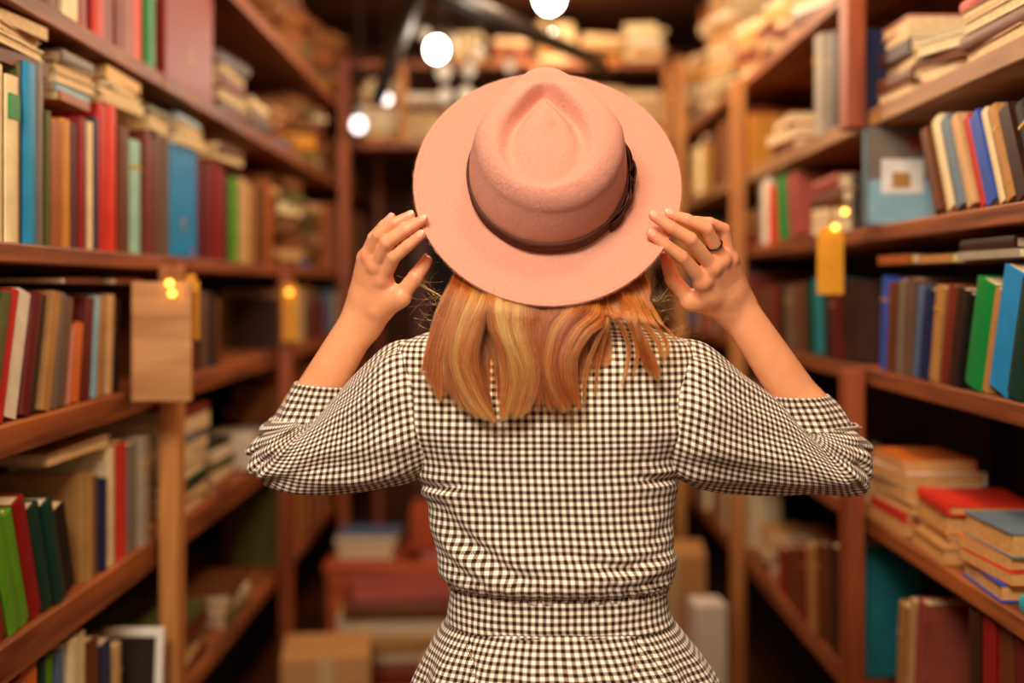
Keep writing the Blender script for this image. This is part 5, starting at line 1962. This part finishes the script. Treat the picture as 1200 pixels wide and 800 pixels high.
# shelf that bridges the aisle above the dark doorway, loaded with pale piles
br = empty('bridge_shelf', (0, 4.55, 2.0))
tag(br, 'high wooden shelf crossing the aisle above the dark doorway', 'shelf')
mb = MB(); mb.box(-.655, .655, -.16, .16, -.03, 0); mb.build('shelf_board', WOOD_B, br)
mb = MB(); mb.box(-.655, .655, -.16, -.135, .30, .325); mb.build('top_board', WOOD_B, br)
for x in (-.45, .1, .64):
    mb = MB(); mb.box(x - .014, x + .014, -.16, -.135, .0, .30); mb.build('upright', WOOD_P, br)
fp = []
for x in np.arange(-.55, .6, .185):
    fp.append(('pile', float(x), 4.58, 2.001, 2.0 + rr_.uniform(.12, .27), .17, .14, 90 + rr_.uniform(-20, 20)))
for x in np.arange(-.2, .6, .19):
    fp.append(('pile', float(x), 4.56, 2.3255, 2.33 + rr_.uniform(.08, .20), .17, .14, 90 + rr_.uniform(-20, 20)))
mass('bridge_shelf_books', 'pale books heaped on the high shelf above the doorway', 'books', fp, 25, COLS_C, PAGE)

# doorway
DOORM = wood('door_frame_wood', '#4a1e0c', '#7a3a1a', 'Z')
mb = MB()
mb.box(-.50, -.43, 5.42, 5.4995, 0, 1.96); mb.box(.37, .44, 5.42, 5.4995, 0, 1.96); mb.box(-.50, .44, 5.42, 5.4995, 1.962, 2.03)
o = mb.build('trim_1', DOORM); o['kind'] = 'structure'
mb = MB(); mb.box(-.43, .37, 5.485, 5.4985, 0, 1.96)
o = mb.build('door_1', plain('dark_door', '#1c0b06', rough=.8)); o['kind'] = 'structure'


# ---- things on the floor at the end of the aisle
def chest(x0, x1, y0, y1, h):
    r_ = empty('wooden_chest', ((x0 + x1) / 2, (y0 + y1) / 2, 0))
    tag(r_, 'low red-brown wooden chest with dark round pulls blocking the aisle', 'chest')
    w, d = (x1 - x0) / 2, (y1 - y0) / 2
    m = wood('chest_wood', '#a03c16', '#d86a30', 'X')
    mb = MB(); mb.box(-w, w, -d + .01, d, .04, h - .02); mb.box(-w - .01, w + .01, -d - .008, d, h - .02, h); mb.build('body', m, r_, bevel=.004)
    for k in (-1, 1):
        mb = MB(); mb.box(min(0, k * (w - .01)) + (.006 if k > 0 else 0), max(0, k * (w - .01)) - (.006 if k < 0 else 0), -d - .006, -d + .009, .06, h - .035)
        dr = mb.build('drawer', m, r_, bevel=.003)
        mb = MB(); mb.sphere((k * w / 2 - .0, -d - .018, h * .55), .020, 14, 8, 0); mb.build('pull', plain('dark_pull', '#2a140c', rough=.4), dr, smooth=True)
    for sx in (-1, 1):
        for sy in (-1, 1):
            mb = MB(); mb.tube([(sx * (w - .04), sy * (d - .05), 0), (sx * (w - .04), sy * (d - .05), .045)], [.018, .024], 10); mb.build('foot', m, r_)
    return r_


chest(-.64, .20, 3.66, 4.02, .44)


def carton(name, label, x, y, z, w, d, h, rot, col, tape=True, open_=False):
    r_ = empty(name, (x, y, z), (0, 0, math.radians(rot)))
    tag(r_, label, 'box')
    m = plain('card_' + col, {'kraft': '#c08a52', 'white': '#efe6d8', 'orange': '#d98a3e', 'redbrown': '#a8451e'}[col], rough=.8, vary=.12, scale=14)
    mb = MB(); mb.box(-w / 2, w / 2, -d / 2, d / 2, 0, h - .003); mb.build('body', m, r_, bevel=.002)
    mb = MB(); mb.box(-w / 2, w / 2, -d / 2, -.001, h - .0028, h); mb.build('flap', m, r_)
    mb = MB(); mb.box(-w / 2, w / 2, .001, d / 2, h - .0028, h); mb.build('flap', m, r_)
    if tape:
        mb = MB(); mb.box(-.02, .02, -d / 2 - .0006, -d / 2, h * .35, h); mb.box(-.02, .02, -d / 2, d / 2, h, h + .0005) if 0 else None
        mb.build('tape', plain('tape', '#c8a878', rough=.3), r_)
    return r_


carton('cardboard_box', 'open-topped brown cardboard box on the floor in front of the chest', -.52, 3.0, 0, .24, .22, .39, 8, 'kraft')
carton('cardboard_box', 'brown cardboard box on the floor behind the skirt', .50, 3.35, 0, .20, .22, .58, -6, 'kraft')
carton('carton', 'tall narrow white carton standing before the shelves behind the skirt', .545, 2.98, 0, .085, .10, .52, 5, 'white', tape=False)
carton('cardboard_box', 'flat orange box on top of the chest', -.18, 3.84, .441 + .042, .36, .26, .125, 3, 'redbrown')
# lying books around the chest, each one its own thing
def floor_pile(x, y, z, books, place, seed, rot=90, L=.26, d=.19):
    r = random.Random(seed)
    for k, (t, c, out) in enumerate(books):
        o = make_book(t, L * r.uniform(.88, 1), d * r.uniform(.88, 1), c, soft=r.random() < .4)
        M = Matrix.Translation(Vector((x + r.uniform(-.01, .01), y + r.uniform(-.01, .01), z + t / 2))) @ Matrix.Rotation(math.radians(rot + r.uniform(-10, 10)) + (PI if out else 0), 4, 'Z') @ Matrix.Rotation(PI / 2, 4, 'X') @ Matrix.Translation(Vector((d / 2, 0, -L / 2)))
        o.matrix_world = M
        z += t + .0008
        pos = 'topmost' if k == len(books) - 1 else 'lowest' if k == 0 else WORDS_N[k] + ' up'
        tag(o, '%s %s, %s of the %s' % (c, 'large book', pos, place), 'book', 'large books piled at the end of the aisle')


floor_pile(-.50, 3.84, .4415, [(.045, 'grey-blue', False), (.030, 'slate blue', False)], 'pile at the near end of the chest', 1, L=.22)
floor_pile(-.12, 3.84, .4415, [(.040, 'pink', True)], 'flat layer under the orange box', 2, L=.40)
floor_pile(-.36, 3.36, 0, [(.06, 'brown', True), (.06, 'tan', True), (.06, 'dark brown', False), (.06, 'red-brown', True), (.05, 'brown', False), (.03, 'tan', True), (.068, 'yellow', False), (.04, 'brown', True), (.03, 'rose', True)], 'pile leaning by the chest', 3, L=.34, d=.24)
floor_pile(-.12, 3.02, 0, [(.06, 'dark brown', True), (.06, 'brown', False), (.06, 'slate blue', True), (.06, 'brown', True), (.05, 'ochre', False), (.04, 'yellow', False)], 'pile in the middle of the floor', 4, L=.28, d=.2)
floor_pile(.46, 2.55, 0, [(.06, 'brown', True), (.06, 'tan', True), (.05, 'maroon', False), (.06, 'beige', True), (.05, 'orange-brown', True), (.04, 'cream', True)], 'pile on the floor behind the skirt', 5, L=.30, d=.22)

fr_ = empty('picture_frame', tuple(P(160, 735, 1.975)), (math.radians(-6), 0, 0))
fr_.location.z = .5625
fr_.location.x = -.706
tag(fr_, 'empty white picture frame leaning on the bottom left shelf by the post', 'picture frame')
FRW = plain('frame_white', '#efe6d6', rough=.5)
mb = MB()
for q in ((-.056, -.042, 0, .20), (.042, .056, 0, .20), (-.0418, .0418, 0, .016), (-.0418, .0418, .184, .20)):
    mb.box(q[0], q[1], -.006, .006, q[2], q[3])
mb.build('frame_border', FRW, fr_, bevel=.001)
mb = MB(); mb.box(-.0418, .0418, .002, .005, .0162, .1838); mb.build('backing', plain('dark_backing', '#2a1a12', rough=.8), fr_)

# ---- wooden panel on the first left post, price tags and fairy lights on cords
pn = empty('wooden_board', tuple(P(190, 400, 1.915)))
tag(pn, 'pale wooden board fixed across the first left shelf post', 'board')
mb = MB(); mb.box(-.0530, .0535, -.009, .009, -.107, .107); mb.build('face_board', wood('panel_wood', '#a8703c', '#d8a068', 'X'), pn, bevel=.003)
mb = MB(); mb.box(-.050, -.030, .0095, .140, -.06, -.03); mb.build('bracket', WOOD_P, pn)


def hanging_tag(px, py0, py1, Y, w, label, bells):
    a, b = P(px, py0, Y), P(px, py1, Y)
    r_ = empty('hanging_tag', tuple(a))
    tag(r_, label, 'tag')
    h = a.z - b.z
    mb = MB()
    mb.box(-w / 2, w / 2, -.002, .002, -h, -.018)
    mb.box(-w / 2 + .006, w / 2 - .006, -.002, .002, -.0178, -.006)
    mb.build('card', plain('golden_yellow_card', '#e8a022', rough=.45, vary=.2), r_, bevel=.001)
    mb = MB(); mb.tube([(0, 0, -.008), (.002, 0, .02), (0, .004, .045)], .0014, 6); mb.build('cord', plain('red_cord', '#8e2a16'), r_)
    for k, (bx_, bz, by_) in enumerate(bells):
        mb = MB()
        mb.sphere((bx_, by_, bz), .0075, 14, 10)
        bl = mb.build('bell', BELL, r_, smooth=True)
        mb = MB(); mb.tube([(bx_, by_, bz + .007), (bx_ * .6, by_ * .9, max(bz, 0) + .014), (.002, 0, max(.02, bz + .01))], .0008, 6); mb.build('bell_cord', plain('red_cord', '#8e2a16'), bl)
    return r_


m_, nt_, bs_, _o = new_mat('glowing_fairy_bulb')
bs_.inputs['Base Color'].default_value = lin('#ffb347')
bs_.inputs['Emission Color'].default_value = lin('#ffb040')
bs_.inputs['Emission Strength'].default_value = 5.0
BELL = m_
hanging_tag(224, 318, 398, 1.96, .030, 'golden yellow tag with two small lit bulbs beside the wooden board', [(-.018, -.022, -.068), (-.014, -.040, -.066)])
hanging_tag(340, 330, 400, 3.06, .045, 'golden yellow tag with one small lit bulb further down the left shelves', [(.0, -.03, -.012)])
hanging_tag(973, 262, 345, 2.03, .050, 'golden yellow tag with two small lit bulbs on the right shelves', [(.006, -.008, -.012), (.024, .022, -.012)])

# ---- ceiling: dark pipes, bare bulbs
def pipe(name, label, a, b, r):
    mb = MB(); mb.tube([a, a.lerp(b, .5), b], r, 14)
    o = mb.build(name, plain('dark_pipe', '#1c1614', rough=.5), smooth=True)
    tag(o, label, 'pipe')


pipe('ceiling_pipe', 'thick dark pipe slanting under the ceiling, upper middle', P(470, -30, 2.55), P(705, 75, 4.3), .030)
pipe('hanging_conduit', 'thin dark conduit dropping towards the doorway', P(505, -53, 3.0), P(442, 118, 3.9), .028)
m_, nt_, bs_, _o = new_mat('lit_bulb_glass')
bs_.inputs['Base Color'].default_value = (1, .95, .85, 1)
bs_.inputs['Emission Color'].default_value = (1, .86, .66, 1)
bs_.inputs['Emission Strength'].default_value = 30.0
BULB = m_
m_, nt_, bs_, _o = new_mat('small_lit_bulb')
bs_.inputs['Base Color'].default_value = (.1, .07, .04, 1)
bs_.inputs['Emission Color'].default_value = (1, .72, .46, 1)
bs_.inputs['Emission Strength'].default_value = .8
BULB_S = m_
m_, nt_, bs_, _o = new_mat('cool_lit_bulb')
bs_.inputs['Emission Color'].default_value = (.95, .86, .86, 1)
bs_.inputs['Emission Strength'].default_value = 4.0
BULB_W = m_
SOCK = plain('bulb_socket', '#2a1c14', rough=.5)


def lamp(px, py, Y, r, mat, label, light=0):
    c = P(px, py, Y)
    r_ = empty('hanging_bulb', tuple(c))
    tag(r_, label, 'lamp')
    mb = MB(); mb.sphere((0, 0, 0), r, 18, 12, sc=(1, 1, 1.15)); mb.build('glass_bulb', mat, r_, smooth=True)
    mb = MB(); mb.tube([(0, 0, r * 1.05), (0, 0, r * 1.05 + .03)], .012, 10); mb.build('socket', SOCK, r_)
    mb = MB(); mb.tube([(0, 0, r * 1.05 + .03), (0, 0, 2.618 - c.z)], .003, 6); mb.build('cord', SOCK, r_)
    if light:
        l = bpy.data.lights.new('bulb_light', 'POINT')
        l.energy = light
        l.color = (1, .80, .58)
        l.shadow_soft_size = .05
        lo_ = bpy.data.objects.new('bulb_light', l)
        lo_.location = (c.x, c.y - .02, c.z - r - .07)
        COL.objects.link(lo_)


lamp(512, 58, 3.5, .034, BULB, 'brightest bare bulb hanging to the left above the hat', 7)
lamp(644, -4, 2.9, .040, BULB, 'large bare bulb cut by the top edge of the view above the hat', 7)
lamp(645, 43, 3.9, .018, BULB, 'small bright bulb just below the large bulb')
lamp(420, 146, 4.1, .026, BULB_W, 'pale bulb low on its cord left of the hat')
lamp(422, 132, 4.3, .022, BULB_S, 'dim bulb touching the pale bulb left of the hat')
lamp(453, 116, 4.1, .018, BULB_W, 'small pinkish bulb between the pale bulb and the hat')
for k, (x, y, Y, r, n) in enumerate(((520, 84, 4.0, .028, 'first'), (549, 82, 4.1, .026, 'second'), (522, 112, 4.2, .028, 'third'), (546, 112, 4.0, .030, 'fourth'), (560, 60, 4.2, .022, 'fifth'), (498, 40, 4.2, .022, 'sixth'), (597, 78, 4.3, .02, 'seventh'), (530, 50, 4.3, .022, 'eighth'))):
    lamp(x, y, Y, r, BULB_S, 'soft amber bulb, %s of the cluster behind the hat brim' % n)
# =====================================================================  CAMERA, LIGHT
cam = bpy.data.cameras.new('camera')
cam.sensor_width = 36.0
cam.lens = 36.0 * FPX / 1200.0
cam.shift_y = -(400 - HZ) / 1200.0
cam.clip_start = .05
cam.dof.use_dof = True
cam.dof.focus_distance = 1.29
cam.dof.aperture_fstop = 1.4
co = bpy.data.objects.new('camera', cam)
co.location = (0, 0, EYE)
co.rotation_euler = (PI / 2, 0, 0)
COL.objects.link(co)
SC.camera = co


def area(name, loc, target, size, power, color, size_y=None):
    l = bpy.data.lights.new(name, 'AREA')
    l.size = size
    if size_y:
        l.shape = 'RECTANGLE'
        l.size_y = size_y
    l.energy = power
    l.color = color
    o = bpy.data.objects.new(name, l)
    o.location = loc
    o.rotation_euler = (Vector(target) - Vector(loc)).to_track_quat('-Z', 'Y').to_euler()
    COL.objects.link(o)
    return o


def bulb_light(name, loc, power, color, r=.04):
    l = bpy.data.lights.new(name, 'POINT')
    l.energy = power
    l.color = color
    l.shadow_soft_size = r
    o = bpy.data.objects.new(name, l)
    o.location = loc
    COL.objects.link(o)
    return o


WARM = (1.0, .68, .40)
area('ceiling_lamp_light', (-.35, -.10, 2.55), (.05, 1.3, 1.35), .8, 78, (1.0, .88, .74))
area('front_fill_light', (.25, -1.15, 1.9), (.0, 2.0, 1.2), 1.3, 9, (1.0, .80, .60), 1.0)  # added fill from behind the camera, not a lamp of the shop
for y_, p_ in ((.75, 18), (1.9, 30), (3.1, 26), (4.2, 10)):
    bulb_light('aisle_lamp_light', (.18, y_, 2.40), p_, WARM, .09)

wd = bpy.data.worlds.new('world')
SC.world = wd
wd.use_nodes = True
bg = wd.node_tree.nodes['Background']
bg.inputs[0].default_value = (1.0, .50, .26, 1)
bg.inputs[1].default_value = .12
SC.view_settings.view_transform = 'Standard'
SC.view_settings.look = 'None'
SC.view_settings.gamma = 1.0
SC.view_settings.use_curve_mapping = False
SC.view_settings.exposure = 0.0
SC.cycles.use_denoising = True
